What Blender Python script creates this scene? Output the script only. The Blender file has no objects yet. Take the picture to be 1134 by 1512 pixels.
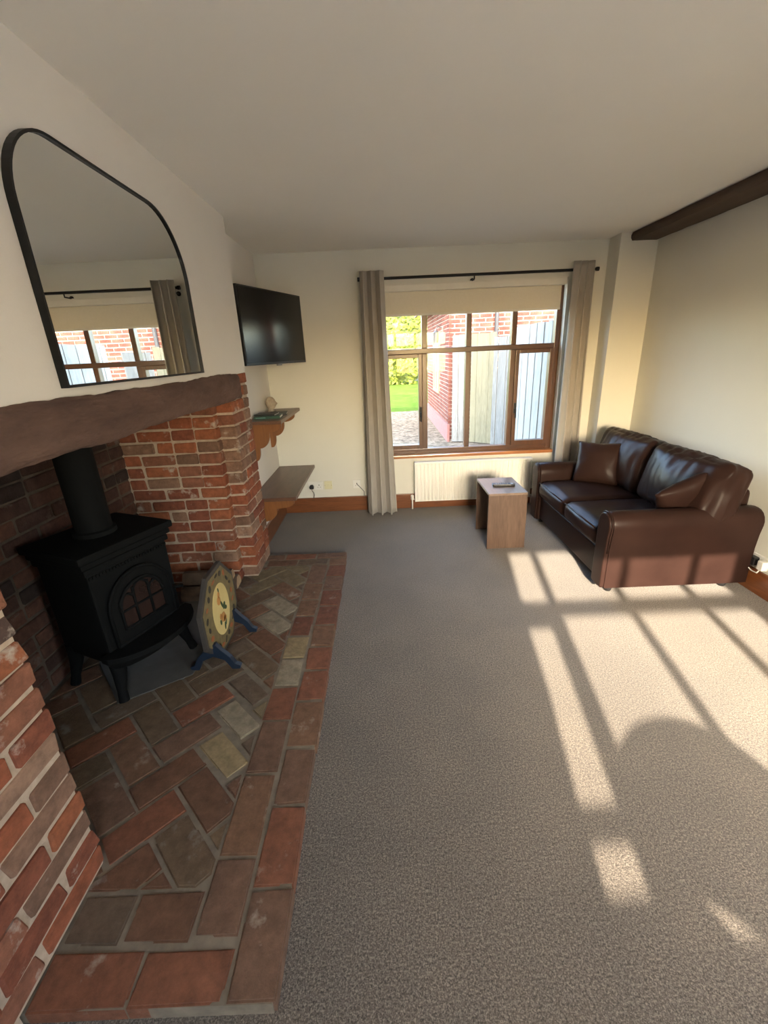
import bpy, bmesh, math, random
from mathutils import Vector, Matrix, noise
random.seed(7)
scene = bpy.context.scene
COL = scene.collection
PI = math.pi
rad = math.radians

# ------------------------------------------------------------------ camera
F_PX, IMG_W, IMG_H = 639.95, 1134, 1512
PITCH, ROLL, YAW = rad(20.166), rad(-2.543), rad(-0.219)
def cam_axes():
    cy, sy = math.cos(YAW), math.sin(YAW)
    cp, sp = math.cos(PITCH), math.sin(PITCH)
    cr, sr = math.cos(ROLL), math.sin(ROLL)
    ry = Matrix(((cy, -sy, 0), (sy, cy, 0), (0, 0, 1)))
    b = Matrix(((1, 0, 0), (0, 0, -1), (0, 1, 0)))
    rx = Matrix(((1, 0, 0), (0, cp, -sp), (0, sp, cp)))
    rz = Matrix(((cr, -sr, 0), (sr, cr, 0), (0, 0, 1)))
    return rz @ rx @ b @ ry
cd = bpy.data.cameras.new('camera')
cd.sensor_fit = 'VERTICAL'; cd.sensor_height = 24.0
cd.lens = F_PX / IMG_H * 24.0
cd.clip_start = 0.02; cd.clip_end = 200
cam = bpy.data.objects.new('camera', cd); COL.objects.link(cam)
A = cam_axes()
cam.matrix_world = Matrix(((A[0][0], -A[1][0], -A[2][0], 0), (A[0][1], -A[1][1], -A[2][1], 0),
                           (A[0][2], -A[1][2], -A[2][2], 1.55), (0, 0, 0, 1)))
scene.camera = cam

# ------------------------------------------------------------------ sky, sun, exposure
SUN_DIR = Vector((0.155, 1.0, -0.394)).normalized()      # the way the light travels
wd = bpy.data.worlds.new('sky'); scene.world = wd; wd.use_nodes = True
wn = wd.node_tree; wn.nodes.clear()
sky = wn.nodes.new('ShaderNodeTexSky'); sky.sky_type = 'NISHITA'; sky.sun_disc = False
sky.sun_elevation = rad(24); sky.sun_rotation = PI + 0.155
sky.air_density = 1.0; sky.dust_density = 2.5; sky.ozone_density = 0.6
bg = wn.nodes.new('ShaderNodeBackground'); bg.inputs['Strength'].default_value = 1.95
wo = wn.nodes.new('ShaderNodeOutputWorld')
wn.links.new(sky.outputs[0], bg.inputs[0]); wn.links.new(bg.outputs[0], wo.inputs[0])
sd = bpy.data.lights.new('sun', 'SUN'); sd.energy = 13.0; sd.angle = rad(0.6); sd.color = (1.0, 0.84, 0.66)
sun = bpy.data.objects.new('sun', sd); COL.objects.link(sun)
sun.rotation_euler = SUN_DIR.to_track_quat('-Z', 'Y').to_euler(); sun.location = (-4, -20, 12)
def portal(name, loc, rot, sx, sy):
    l = bpy.data.lights.new(name, 'AREA'); l.shape = 'RECTANGLE'; l.size = sx; l.size_y = sy
    l.cycles.is_portal = True
    o = bpy.data.objects.new(name, l); COL.objects.link(o); o.location = loc; o.rotation_euler = rot
portal('portal_back', (0.86, 4.57, 1.32), (-PI/2, 0, 0), 1.8, 1.7)
portal('portal_rear', (0.88, -1.93, 1.5), (PI/2, 0, 0), 1.8, 1.2)
portal('portal_doors', (2.6, -0.9, 1.05), (0, PI/2, 0), 2.2, 1.35)
vs = scene.view_settings
vs.view_transform = 'Standard'; vs.look = 'None'; vs.exposure = 1.36; vs.gamma = 1.0
vs.use_curve_mapping = False
scene.cycles.use_denoising = True
scene.cycles.max_bounces = 10; scene.cycles.diffuse_bounces = 7
scene.cycles.transparent_max_bounces = 12
scene.cycles.sample_clamp_indirect = 6.0

# ------------------------------------------------------------------ materials
MATS = {}
def nodes_of(name):
    m = bpy.data.materials.new(name); m.use_nodes = True
    nt = m.node_tree
    b = nt.nodes['Principled BSDF']
    MATS[name] = m
    return m, nt, b
def ramp(nt, stops, interp='LINEAR'):
    r = nt.nodes.new('ShaderNodeValToRGB'); r.color_ramp.interpolation = interp
    e = r.color_ramp.elements
    while len(e) < len(stops): e.new(0.5)
    for el, (p, c) in zip(e, stops):
        el.position = p; el.color = (c[0], c[1], c[2], 1)
    return r
def coords(nt, kind='Object', scale=(1, 1, 1), per_object=True):
    tc = nt.nodes.new('ShaderNodeTexCoord')
    mp = nt.nodes.new('ShaderNodeMapping'); mp.inputs['Scale'].default_value = scale
    nt.links.new(tc.outputs[kind], mp.inputs[0])
    if per_object:
        oi = nt.nodes.new('ShaderNodeObjectInfo')
        mu = nt.nodes.new('ShaderNodeMath'); mu.operation = 'MULTIPLY'; mu.inputs[1].default_value = 57.0
        nt.links.new(oi.outputs['Random'], mu.inputs[0]); nt.links.new(mu.outputs[0], mp.inputs['Location'])
    return mp
def noise_tex(nt, vec, scale, detail=4, rough=0.6):
    n = nt.nodes.new('ShaderNodeTexNoise'); n.inputs['Scale'].default_value = scale
    n.inputs['Detail'].default_value = detail; n.inputs['Roughness'].default_value = rough
    if vec: nt.links.new(vec.outputs[0], n.inputs['Vector'])
    return n
def bump(nt, b, src, strength, dist=0.01):
    bp = nt.nodes.new('ShaderNodeBump'); bp.inputs['Strength'].default_value = strength
    bp.inputs['Distance'].default_value = dist
    nt.links.new(src, bp.inputs['Height']); nt.links.new(bp.outputs[0], b.inputs['Normal'])
def mat(name, c1, c2=None, scale=8, stretch=(1, 1, 1), rough=0.6, bmp=0.0, bdist=0.003, spec=0.5, metal=0.0,
        detail=4, lo=0.3, hi=0.7, coat=0.0, per_object=True, bscale=None, sheen=0.0):
    m, nt, b = nodes_of(name)
    b.inputs['Roughness'].default_value = rough; b.inputs['Metallic'].default_value = metal
    b.inputs['Specular IOR Level'].default_value = spec; b.inputs['Coat Weight'].default_value = coat
    b.inputs['Sheen Weight'].default_value = sheen
    v = coords(nt, 'Object', stretch, per_object)
    n = noise_tex(nt, v, scale, detail)
    c2 = c2 or tuple(x * 0.9 for x in c1)
    r = ramp(nt, [(lo, c1), (hi, c2)])
    nt.links.new(n.outputs['Fac'], r.inputs[0]); nt.links.new(r.outputs[0], b.inputs['Base Color'])
    if bmp:
        nb = n if bscale is None else noise_tex(nt, v, bscale, 3)
        bump(nt, b, nb.outputs['Fac'], bmp, bdist)
    return m
def brick_mat(name, stops, rough=0.92, bdist=0.006, soft=0.5, grey=(0.40, 0.32, 0.26), patch=0.68):
    m, nt, b = nodes_of(name)
    b.inputs['Roughness'].default_value = rough; b.inputs['Specular IOR Level'].default_value = 0.25
    oi = nt.nodes.new('ShaderNodeObjectInfo')
    v = coords(nt, 'Object')
    r = ramp(nt, stops, 'CONSTANT')
    nt.links.new(oi.outputs['Random'], r.inputs[0])
    n = noise_tex(nt, v, 22, 6, 0.7)
    hs = nt.nodes.new('ShaderNodeHueSaturation')
    mr = nt.nodes.new('ShaderNodeMapRange'); mr.inputs['To Min'].default_value = 1 - soft * 1.6; mr.inputs['To Max'].default_value = 1 + soft * 1.6
    nt.links.new(n.outputs['Fac'], mr.inputs['Value']); nt.links.new(mr.outputs[0], hs.inputs['Value'])
    nt.links.new(r.outputs[0], hs.inputs['Color'])
    n2 = noise_tex(nt, v, 9, 5, 0.65)          # lime smears and pale wear
    r2 = ramp(nt, [(patch - 0.08, (0, 0, 0)), (patch + 0.03, (1, 1, 1))])
    nt.links.new(n2.outputs['Fac'], r2.inputs[0])
    mx = nt.nodes.new('ShaderNodeMix'); mx.data_type = 'RGBA'
    nt.links.new(r2.outputs[0], mx.inputs['Factor']); nt.links.new(hs.outputs[0], mx.inputs['A'])
    mx.inputs['B'].default_value = (*grey, 1)
    nt.links.new(mx.outputs['Result'], b.inputs['Base Color'])
    n3 = noise_tex(nt, v, 60, 5, 0.7)
    bump(nt, b, n3.outputs['Fac'], 0.7, bdist)
    return m
def wood_mat(name, c1, c2, axis='Z', rough=0.4, scale=3.0, coat=0.0, fine=14, bmp=0.15):
    m, nt, b = nodes_of(name)
    b.inputs['Roughness'].default_value = rough; b.inputs['Coat Weight'].default_value = coat
    b.inputs['Coat Roughness'].default_value = 0.2
    if rough > 0.8: b.inputs['Specular IOR Level'].default_value = 0.05
    st = {'X': (0.12, 1, 1), 'Y': (1, 0.12, 1), 'Z': (1, 1, 0.12)}[axis]
    v = coords(nt, 'Object', st)
    n = noise_tex(nt, v, scale * 5, 5, 0.6); n.inputs['Distortion'].default_value = 1.2
    n2 = noise_tex(nt, v, scale * fine * 2, 3)
    ad = nt.nodes.new('ShaderNodeMath'); ad.operation = 'MULTIPLY_ADD'
    ad.inputs[1].default_value = 0.45
    nt.links.new(n2.outputs['Fac'], ad.inputs[0])
    ml = nt.nodes.new('ShaderNodeMath'); ml.operation = 'MULTIPLY'; ml.inputs[1].default_value = 0.6
    nt.links.new(n.outputs['Fac'], ml.inputs[0]); nt.links.new(ml.outputs[0], ad.inputs[2])
    r = ramp(nt, [(0.36, c1), (0.68, c2)])
    nt.links.new(ad.outputs[0], r.inputs[0]); nt.links.new(r.outputs[0], b.inputs['Base Color'])
    bump(nt, b, ad.outputs[0], bmp, 0.002)
    return m

M = MATS
mat('plaster', (0.69, 0.655, 0.61), (0.655, 0.62, 0.575), 1.3, rough=0.93, bmp=0.12, bdist=0.004, spec=0.2, bscale=70)
mat('plaster_back', (0.66, 0.645, 0.575), (0.63, 0.615, 0.55), 1.3, rough=0.93, bmp=0.12, bdist=0.004, spec=0.2, bscale=70)
mat('ceiling_paint', (0.86, 0.835, 0.79), (0.83, 0.805, 0.76), 1.0, rough=0.95, bmp=0.1, bdist=0.004, spec=0.2, bscale=60)
def carpet():
    m, nt, b = nodes_of('carpet')
    b.inputs['Roughness'].default_value = 1.0; b.inputs['Specular IOR Level'].default_value = 0.1
    b.inputs['Sheen Weight'].default_value = 0.25; b.inputs['Sheen Roughness'].default_value = 0.6
    v = coords(nt, 'Object', per_object=False)
    n = noise_tex(nt, v, 230, 2, 0.8); n2 = noise_tex(nt, v, 2.2, 4, 0.6)
    r = ramp(nt, [(0.38, (0.040, 0.032, 0.025)), (0.50, (0.116, 0.096, 0.077)), (0.62, (0.255, 0.217, 0.177))])
    nm = noise_tex(nt, v, 125, 2, 0.7)
    av = nt.nodes.new('ShaderNodeMix'); av.inputs['Factor'].default_value = 0.4
    nt.links.new(n.outputs['Fac'], av.inputs['A']); nt.links.new(nm.outputs['Fac'], av.inputs['B'])
    nt.links.new(av.outputs['Result'], r.inputs[0])
    r2 = ramp(nt, [(0.35, (0.86, 0.86, 0.86)), (0.65, (1.08, 1.07, 1.05))])
    nt.links.new(n2.outputs['Fac'], r2.inputs[0])
    mx = nt.nodes.new('ShaderNodeMix'); mx.data_type = 'RGBA'; mx.blend_type = 'MULTIPLY'
    mx.inputs['Factor'].default_value = 1
    nt.links.new(r.outputs[0], mx.inputs['A']); nt.links.new(r2.outputs[0], mx.inputs['B'])
    nt.links.new(mx.outputs['Result'], b.inputs['Base Color'])
    bump(nt, b, n.outputs['Fac'], 0.6, 0.006)
carpet()
brick_mat('brick_red', [(0, (0.225, 0.070, 0.034)), (0.2, (0.175, 0.056, 0.031)), (0.38, (0.25, 0.083, 0.038)), (0.55, (0.20, 0.080, 0.047)),
                        (0.70, (0.155, 0.085, 0.055)), (0.80, (0.24, 0.14, 0.092)), (0.88, (0.19, 0.105, 0.068)), (0.975, (0.075, 0.045, 0.036))])
brick_mat('brick_hearth', [(0, (0.125, 0.066, 0.040)), (0.22, (0.120, 0.081, 0.050)), (0.42, (0.135, 0.068, 0.040)), (0.6, (0.115, 0.081, 0.055)),
                           (0.78, (0.140, 0.095, 0.057)), (0.9, (0.155, 0.118, 0.068))], rough=0.75, grey=(0.20, 0.17, 0.14), patch=0.68)
brick_mat('brick_hearth_red', [(0, (0.175, 0.072, 0.041)), (0.3, (0.145, 0.060, 0.036)), (0.55, (0.16, 0.088, 0.052)), (0.8, (0.14, 0.080, 0.052))],
          rough=0.7, grey=(0.30, 0.24, 0.19), patch=0.7)
brick_mat('brick_yellow', [(0, (0.25, 0.19, 0.105)), (0.5, (0.24, 0.20, 0.14))], rough=0.85, grey=(0.17, 0.11, 0.075), patch=0.66)
mat('mortar', (0.45, 0.345, 0.26), (0.33, 0.25, 0.185), 30, rough=0.97, bmp=0.8, bdist=0.006, spec=0.1)
mat('mortar_hearth', (0.23, 0.19, 0.145), (0.14, 0.118, 0.09), 14, rough=0.95, bmp=0.8, bdist=0.005, spec=0.1)
brick_mat('brick_soot_shaded', [(0, (0.085, 0.04, 0.028)), (0.3, (0.06, 0.03, 0.022)), (0.6, (0.10, 0.045, 0.03)), (0.85, (0.035, 0.022, 0.018))], grey=(0.12, 0.09, 0.075))  # soot tone, darkened further to stand for the fireplace's shade
mat('mortar_soot_shaded', (0.12, 0.09, 0.07), (0.06, 0.045, 0.036), 12, rough=0.97, bmp=0.6, bdist=0.005, spec=0.1)  # sooty mortar with the recess's shade put into its colour as well
mat('cement', (0.085, 0.082, 0.074), (0.055, 0.052, 0.047), 6, rough=0.95, bmp=0.5)
mat('soot', (0.035, 0.03, 0.027), (0.02, 0.018, 0.016), 5, rough=0.98, spec=0.05)
mat('old_beam', (0.150, 0.092, 0.073), (0.070, 0.042, 0.035), 9, (1, 0.3, 1), rough=0.9, bmp=1.0, bdist=0.02, spec=0.2, detail=8, bscale=26)
mat('ceiling_beam', (0.085, 0.05, 0.03), (0.045, 0.026, 0.017), 9, (1, 0.1, 1), rough=0.75, bmp=0.5, bdist=0.005, detail=6)
wood_mat('pine_x', (0.21, 0.070, 0.021), (0.115, 0.036, 0.011), 'X', 0.35, coat=0.3)
wood_mat('pine_y', (0.21, 0.070, 0.021), (0.115, 0.036, 0.011), 'Y', 0.35, coat=0.3)
wood_mat('frame_z', (0.105, 0.037, 0.0115), (0.056, 0.019, 0.0068), 'Z', 0.38, coat=0.25)
wood_mat('frame_x', (0.105, 0.037, 0.0115), (0.056, 0.019, 0.0068), 'X', 0.38, coat=0.25)
wood_mat('sill_wood', (0.40, 0.155, 0.05), (0.29, 0.10, 0.03), 'X', 0.28, coat=0.5)
wood_mat('shelf_wood', (0.13, 0.062, 0.036), (0.085, 0.037, 0.023), 'Y', 0.4, coat=0.25, bmp=0.05)
wood_mat('bracket_wood', (0.22, 0.085, 0.022), (0.155, 0.055, 0.014), 'Z', 0.45, coat=0.2)
wood_mat('walnut', (0.125, 0.075, 0.049), (0.068, 0.038, 0.025), 'Z', 0.4, coat=0.1, bmp=0.03)
wood_mat('walnut_top_sheen', (0.20, 0.14, 0.105), (0.14, 0.095, 0.07), 'Y', 0.3, coat=0.35, bmp=0.02)  # paler copy of walnut, the top's gloss put into the colour
def leather():
    m, nt, b = nodes_of('leather')
    b.inputs['Roughness'].default_value = 0.34; b.inputs['Specular IOR Level'].default_value = 0.09
    v = coords(nt, 'Object', per_object=False)
    n = noise_tex(nt, v, 3.5, 4); n2 = noise_tex(nt, v, 210, 2)
    r = ramp(nt, [(0.3, (0.0165, 0.0083, 0.0068)), (0.7, (0.0265, 0.0134, 0.0106))])
    nt.links.new(n.outputs['Fac'], r.inputs[0]); nt.links.new(r.outputs[0], b.inputs['Base Color'])
    rr = ramp(nt, [(0.3, (0.28,) * 3), (0.7, (0.40,) * 3)])
    nt.links.new(n.outputs['Fac'], rr.inputs[0]); nt.links.new(rr.outputs[0], b.inputs['Roughness'])
    bump(nt, b, n2.outputs['Fac'], 0.25, 0.001)
leather()
mat('curtain_cloth', (0.375, 0.345, 0.31), (0.335, 0.31, 0.275), 40, (1, 1, 0.2), rough=0.95, bmp=0.2, bdist=0.001, spec=0.15, sheen=0.2)
mat('blind_cloth', (0.70, 0.65, 0.54), (0.67, 0.62, 0.51), 60, rough=0.95, bmp=0.1, bdist=0.001, spec=0.1)
mat('blind_box', (0.72, 0.69, 0.62), None, 5, rough=0.5)
mat('radiator_paint', (0.80, 0.79, 0.735), (0.77, 0.76, 0.705), 3, rough=0.35, spec=0.5)
mat('white_plastic', (0.74, 0.73, 0.69), None, 5, rough=0.35)
mat('cream_plastic', (0.66, 0.62, 0.40), None, 5, rough=0.4)
mat('pipe_white', (0.70, 0.68, 0.63), None, 5, rough=0.4)
mat('black_metal', (0.006, 0.006, 0.0065), (0.009, 0.009, 0.0095), 6, spec=0.3, rough=0.5)
mat('black_plastic', (0.010, 0.010, 0.011), (0.014, 0.014, 0.015), 6, rough=0.4)
mat('tv_screen', (0.006, 0.006, 0.007), None, 3, rough=0.22, spec=0.5)
mat('cast_iron', (0.0032, 0.0033, 0.0033), (0.005, 0.005, 0.0048), 16, spec=0.12, rough=0.8, bmp=0.25, bdist=0.002, bscale=120)
mat('stove_glass', (0.02, 0.012, 0.010), (0.035, 0.018, 0.014), 5, rough=0.15)
mat('grey_button', (0.20, 0.20, 0.21), None, 4, rough=0.5)
mat('silver', (0.5, 0.5, 0.5), None, 4, rough=0.35, metal=0.9)
mat('brass', (0.33, 0.22, 0.08), None, 4, rough=0.4, metal=0.8)
mat('screen_paint', (0.20, 0.155, 0.065), (0.115, 0.085, 0.042), 30, rough=0.5)
mat('screen_edge', (0.035, 0.031, 0.030), (0.055, 0.047, 0.040), 12, rough=0.5)
mat('screen_blue', (0.005, 0.012, 0.026), (0.008, 0.017, 0.034), 10, rough=0.45)
mat('screen_cream', (0.60, 0.47, 0.20), (0.52, 0.40, 0.16), 10, rough=0.5)
mat('paint_dark', (0.03, 0.025, 0.018), None, 9, rough=0.5)
mat('paint_red', (0.30, 0.09, 0.03), None, 9, rough=0.5)
mat('paint_orange', (0.45, 0.21, 0.06), None, 9, rough=0.5)
mat('paint_green', (0.05, 0.08, 0.035), None, 9, rough=0.5)
mat('stone_head', (0.48, 0.40, 0.31), (0.33, 0.26, 0.20), 30, rough=0.9, bmp=0.5)
mat('book_green', (0.012, 0.055, 0.035), (0.010, 0.04, 0.027), 9, rough=0.5)
mat('book_dark', (0.02, 0.022, 0.022), None, 9, rough=0.5)
mat('paper', (0.70, 0.67, 0.60), (0.6, 0.57, 0.5), 90, (1, 1, 8), rough=0.9)
mat('book_teal_band', (0.10, 0.22, 0.20), None, 9, rough=0.5)
mat('bark', (0.13, 0.085, 0.055), (0.06, 0.04, 0.027), 14, rough=0.95, bmp=0.8)
mat('log_cut', (0.36, 0.24, 0.13), (0.27, 0.17, 0.09), 25, rough=0.9)
def glass():
    m = bpy.data.materials.new('window_glass'); m.use_nodes = True; MATS['window_glass'] = m
    nt = m.node_tree; nt.nodes.clear()
    o = nt.nodes.new('ShaderNodeOutputMaterial'); t = nt.nodes.new('ShaderNodeBsdfTransparent')
    g = nt.nodes.new('ShaderNodeBsdfGlossy'); g.inputs['Roughness'].default_value = 0.01
    t.inputs['Color'].default_value = (0.96, 0.97, 0.965, 1)
    n = nt.nodes.new('ShaderNodeTexNoise'); n.inputs['Scale'].default_value = 1.5
    mr = nt.nodes.new('ShaderNodeMapRange'); mr.inputs['To Min'].default_value = 0.006; mr.inputs['To Max'].default_value = 0.012
    nt.links.new(n.outputs['Fac'], mr.inputs['Value'])
    mx = nt.nodes.new('ShaderNodeMixShader')
    nt.links.new(mr.outputs[0], mx.inputs[0]); nt.links.new(t.outputs[0], mx.inputs[1]); nt.links.new(g.outputs[0], mx.inputs[2])
    nt.links.new(mx.outputs[0], o.inputs[0])
glass()
def mirror_mat():
    m, nt, b = nodes_of('mirror_glass')
    b.inputs['Metallic'].default_value = 1.0; b.inputs['Roughness'].default_value = 0.0
    v = coords(nt, 'Object'); n = noise_tex(nt, v, 2, 2)
    r = ramp(nt, [(0.3, (0.80, 0.83, 0.82)), (0.7, (0.83, 0.85, 0.84))])
    nt.links.new(n.outputs['Fac'], r.inputs[0]); nt.links.new(r.outputs[0], b.inputs['Base Color'])
mirror_mat()
# outdoors
mat('gravel', (0.21, 0.17, 0.125), (0.045, 0.035, 0.025), 11, spec=0.0, rough=0.95, bmp=1.0, bdist=0.03, detail=8, per_object=False)
mat('paving', (0.74, 0.68, 0.58), (0.66, 0.60, 0.51), 3, rough=0.9, bmp=0.2, per_object=False)  # kept pale so the unseen paving bounces more sunlight indoors
mat('lawn', (0.034, 0.066, 0.011), (0.070, 0.098, 0.020), 2.5, spec=0.0, rough=0.95, bmp=0.8, bdist=0.05, detail=8, per_object=False)
mat('leaf', (0.05, 0.078, 0.012), (0.11, 0.13, 0.022), 1.5, spec=0.1, rough=0.8, detail=3)
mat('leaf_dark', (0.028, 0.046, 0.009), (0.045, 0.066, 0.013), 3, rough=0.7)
wood_mat('fence_pale', (0.17, 0.168, 0.158), (0.095, 0.093, 0.085), 'Z', 0.85, scale=4)
wood_mat('fence_brightened', (0.36, 0.335, 0.295), (0.23, 0.212, 0.185), 'Z', 0.85, scale=4)  # paler copy of the fence wood, near fence's brightness put into the colour
wood_mat('fence_green', (0.15, 0.14, 0.095), (0.095, 0.088, 0.06), 'Z', 0.85, scale=4)
brick_mat('brick_out', [(0, (0.34, 0.13, 0.09)), (0.5, (0.42, 0.19, 0.13))], patch=0.7)
mat('brick_out_plain', (0.10, 0.036, 0.027), (0.155, 0.066, 0.048), 5.0, spec=0.05, rough=0.95, per_object=False, lo=0.4, hi=0.6)
mat('mortar_out', (0.30, 0.265, 0.23), (0.25, 0.22, 0.19), 8, spec=0.05, rough=0.95)
mat('plinth_red', (0.19, 0.075, 0.066), (0.15, 0.06, 0.05), 8, rough=0.9)
mat('render_white', (0.7, 0.67, 0.6), None, 2, rough=0.95)
mat('roof_tile', (0.22, 0.10, 0.07), (0.15, 0.07, 0.05), 3, rough=0.9)
mat('barge_board', (0.12, 0.06, 0.04), (0.09, 0.04, 0.03), 8, rough=0.7)
mat('gutter_black', (0.03, 0.03, 0.032), None, 4, rough=0.5)
mat('frame_yellow', (0.22, 0.19, 0.09), None, 6, rough=0.6)
mat('chair_cloth', (0.16, 0.14, 0.13), (0.13, 0.115, 0.105), 30, rough=0.95)

# ------------------------------------------------------------------ mesh helpers
class MB:
    def __init__(s): s.v = []; s.f = []
    def add(s, vs, fs):
        o = len(s.v); s.v += [tuple(p) for p in vs]; s.f += [tuple(i + o for i in f) for f in fs]; return s
    def box(s, x0, x1, y0, y1, z0, z1, mtx=None):
        vs = [Vector(p) for p in ((x0, y0, z0), (x1, y0, z0), (x1, y1, z0), (x0, y1, z0), (x0, y0, z1), (x1, y0, z1), (x1, y1, z1), (x0, y1, z1))]
        if mtx: vs = [mtx @ p for p in vs]
        return s.add(vs, [(3, 2, 1, 0), (4, 5, 6, 7), (0, 1, 5, 4), (1, 2, 6, 5), (2, 3, 7, 6), (3, 0, 4, 7)])
    def prism(s, pts, d0, d1, axis='Z', mtx=None):
        """polygon pts in the plane across axis, from d0 to d1 (X: pts=(y,z); Y: pts=(x,z); Z: pts=(x,y))"""
        def mk(p, d):
            q = Vector({'X': (d, p[0], p[1]), 'Y': (p[0], d, p[1]), 'Z': (p[0], p[1], d)}[axis])
            return mtx @ q if mtx else q
        n = len(pts)
        vs = [mk(p, d0) for p in pts] + [mk(p, d1) for p in pts]
        fs = [tuple(range(n - 1, -1, -1)), tuple(range(n, 2 * n))] + [(i, (i + 1) % n, (i + 1) % n + n, i + n) for i in range(n)]
        return s.add(vs, fs)
    def tube(s, path, r, seg=10, cap=True):
        path = [Vector(p) for p in path]; rings = []
        rr = r if isinstance(r, (list, tuple)) else [r] * len(path)
        up = None
        for i, p in enumerate(path):
            t = (path[min(i + 1, len(path) - 1)] - path[max(i - 1, 0)]).normalized()
            if up is None:
                up = Vector((0, 0, 1)) if abs(t.z) < 0.9 else Vector((1, 0, 0))
            a = t.cross(up).normalized(); up = a.cross(t).normalized()
            rings.append([p + (a * math.cos(k * 2 * PI / seg) + up * math.sin(k * 2 * PI / seg)) * rr[i] for k in range(seg)])
        vs = [q for ring in rings for q in ring]; fs = []
        for i in range(len(path) - 1):
            for k in range(seg):
                fs.append((i * seg + k, i * seg + (k + 1) % seg, (i + 1) * seg + (k + 1) % seg, (i + 1) * seg + k))
        if cap:
            fs.append(tuple(range(seg - 1, -1, -1))); fs.append(tuple((len(path) - 1) * seg + k for k in range(seg)))
        return s.add(vs, fs)
    def lathe(s, prof, seg=24, c=(0, 0, 0)):
        vs = []; fs = []
        for r, z in prof:
            for k in range(seg):
                a = 2 * PI * k / seg; vs.append((c[0] + r * math.cos(a), c[1] + r * math.sin(a), c[2] + z))
        for i in range(len(prof) - 1):
            for k in range(seg):
                fs.append((i * seg + k, i * seg + (k + 1) % seg, (i + 1) * seg + (k + 1) % seg, (i + 1) * seg + k))
        fs.append(tuple(range(seg - 1, -1, -1))); fs.append(tuple((len(prof) - 1) * seg + k for k in range(seg)))
        return s.add(vs, fs)
    def mesh(s, name, m, smooth=False, bevel=0.0, bseg=2, auto=None):
        me = bpy.data.meshes.new(name); me.from_pydata(s.v, [], s.f)
        bm = bmesh.new(); bm.from_mesh(me)
        bmesh.ops.recalc_face_normals(bm, faces=bm.faces[:])
        if bevel:
            ed = [e for e in bm.edges if len(e.link_faces) == 2 and e.calc_face_angle(0) > 0.5]
            bmesh.ops.bevel(bm, geom=ed, offset=bevel, segments=bseg, profile=0.7, affect='EDGES')
        bm.to_mesh(me); bm.free()
        me.materials.append(MATS[m] if isinstance(m, str) else m)
        if smooth:
            for p in me.polygons: p.use_smooth = True
            if auto:
                me.set_sharp_from_angle(angle=auto)
        return me
    def obj(s, name, m, parent=None, smooth=False, bevel=0.0, bseg=2, auto=None):
        return link(name, s.mesh(name, m, smooth, bevel, bseg, auto), parent)
def MPI(p):
    return (Matrix.Translation(p.location) @ p.rotation_euler.to_matrix().to_4x4()).inverted()
def link(name, me, parent=None, loc=None, rot=None):
    o = bpy.data.objects.new(name, me); COL.objects.link(o)
    if loc is not None: o.location = loc
    if rot is not None: o.rotation_euler = rot
    if parent is not None:
        o.parent = parent
        if loc is None:
            # shapes are written in room coordinates: undo the thing's own place
            o.matrix_parent_inverse = MPI(parent)
    return o
def tag(o, label, cat, group=None, kind=None):
    o['label'] = label; o['category'] = cat
    if group: o['group'] = group
    if kind: o['kind'] = kind
    return o
def thing(name, label, cat, loc=(0, 0, 0), group=None, rz=0.0):
    o = bpy.data.objects.new(name, None); COL.objects.link(o); o.location = loc; o.rotation_euler = (0, 0, rz)
    o.empty_display_size = 0.1
    return tag(o, label, cat, group)
def struct(name, mb, m, label, cat, **k):
    return tag(mb.obj(name, m, **k), label, cat, kind='structure')
def soft_box(cx, cy, cz, sx, sy, sz, r, cuts=10, puff=(0, 0, 0), wrinkle=0.0, wfreq=6.0, seed=0, mtx=None, pleat=1.0):
    """a cushion: rounded box, blown out by puff along each axis, with creases"""
    bm = bmesh.new(); bmesh.ops.create_cube(bm, size=2)
    bmesh.ops.subdivide_edges(bm, edges=bm.edges[:], cuts=cuts, use_grid_fill=True)
    h = Vector((sx / 2, sy / 2, sz / 2))
    for v in bm.verts:
        u = v.co.copy()
        p = Vector((u.x * h.x, u.y * h.y, u.z * h.z))
        inn = Vector([max(-h[i] + r, min(h[i] - r, p[i])) for i in range(3)])
        d = p - inn
        if d.length > 1e-9: p = inn + d.normalized() * r
        fx = (1 - u.y ** 2) * (1 - u.z ** 2); fy = (1 - u.x ** 2) * (1 - u.z ** 2); fz = (1 - u.x ** 2) * (1 - u.y ** 2)
        p.x += puff[0] * fx * u.x; p.y += puff[1] * fy * u.y; p.z += puff[2] * fz * u.z
        if wrinkle:
            q = Vector((p.x * wfreq + seed, p.y * wfreq * pleat, p.z * wfreq / pleat + p.y * 2.5))
            w = noise.noise(q) + 0.5 * noise.noise(q * 2.3)
            if pleat > 1: w = -abs(w) * 1.5 + 0.5 * noise.noise(Vector((p.x * 5, p.y * 6 + seed, p.z * 6)))
            edge = 0.5 + 0.7 * max(abs(u.y), abs(u.z)) ** 2
            p += p.normalized() * w * wrinkle * edge
        v.co = p
    M4 = Matrix.Translation((cx, cy, cz)) @ (mtx or Matrix.Identity(4))
    bm.transform(M4)
    bmesh.ops.recalc_face_normals(bm, faces=bm.faces[:])
    me = bpy.data.meshes.new('cushion'); bm.to_mesh(me); bm.free()
    for p in me.polygons: p.use_smooth = True
    return me
def with_mat(me, m):
    me.materials.append(MATS[m]); return me

# ------------------------------------------------------------------ room sizes
XB = -0.947          # chimney breast face
XA = -1.063          # alcove wall
XR = 2.365           # right wall
YB = 4.332           # window wall
YR = -1.75           # rear wall behind the camera
ZC = 2.40
HZ = 0.05            # hearth top

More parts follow.
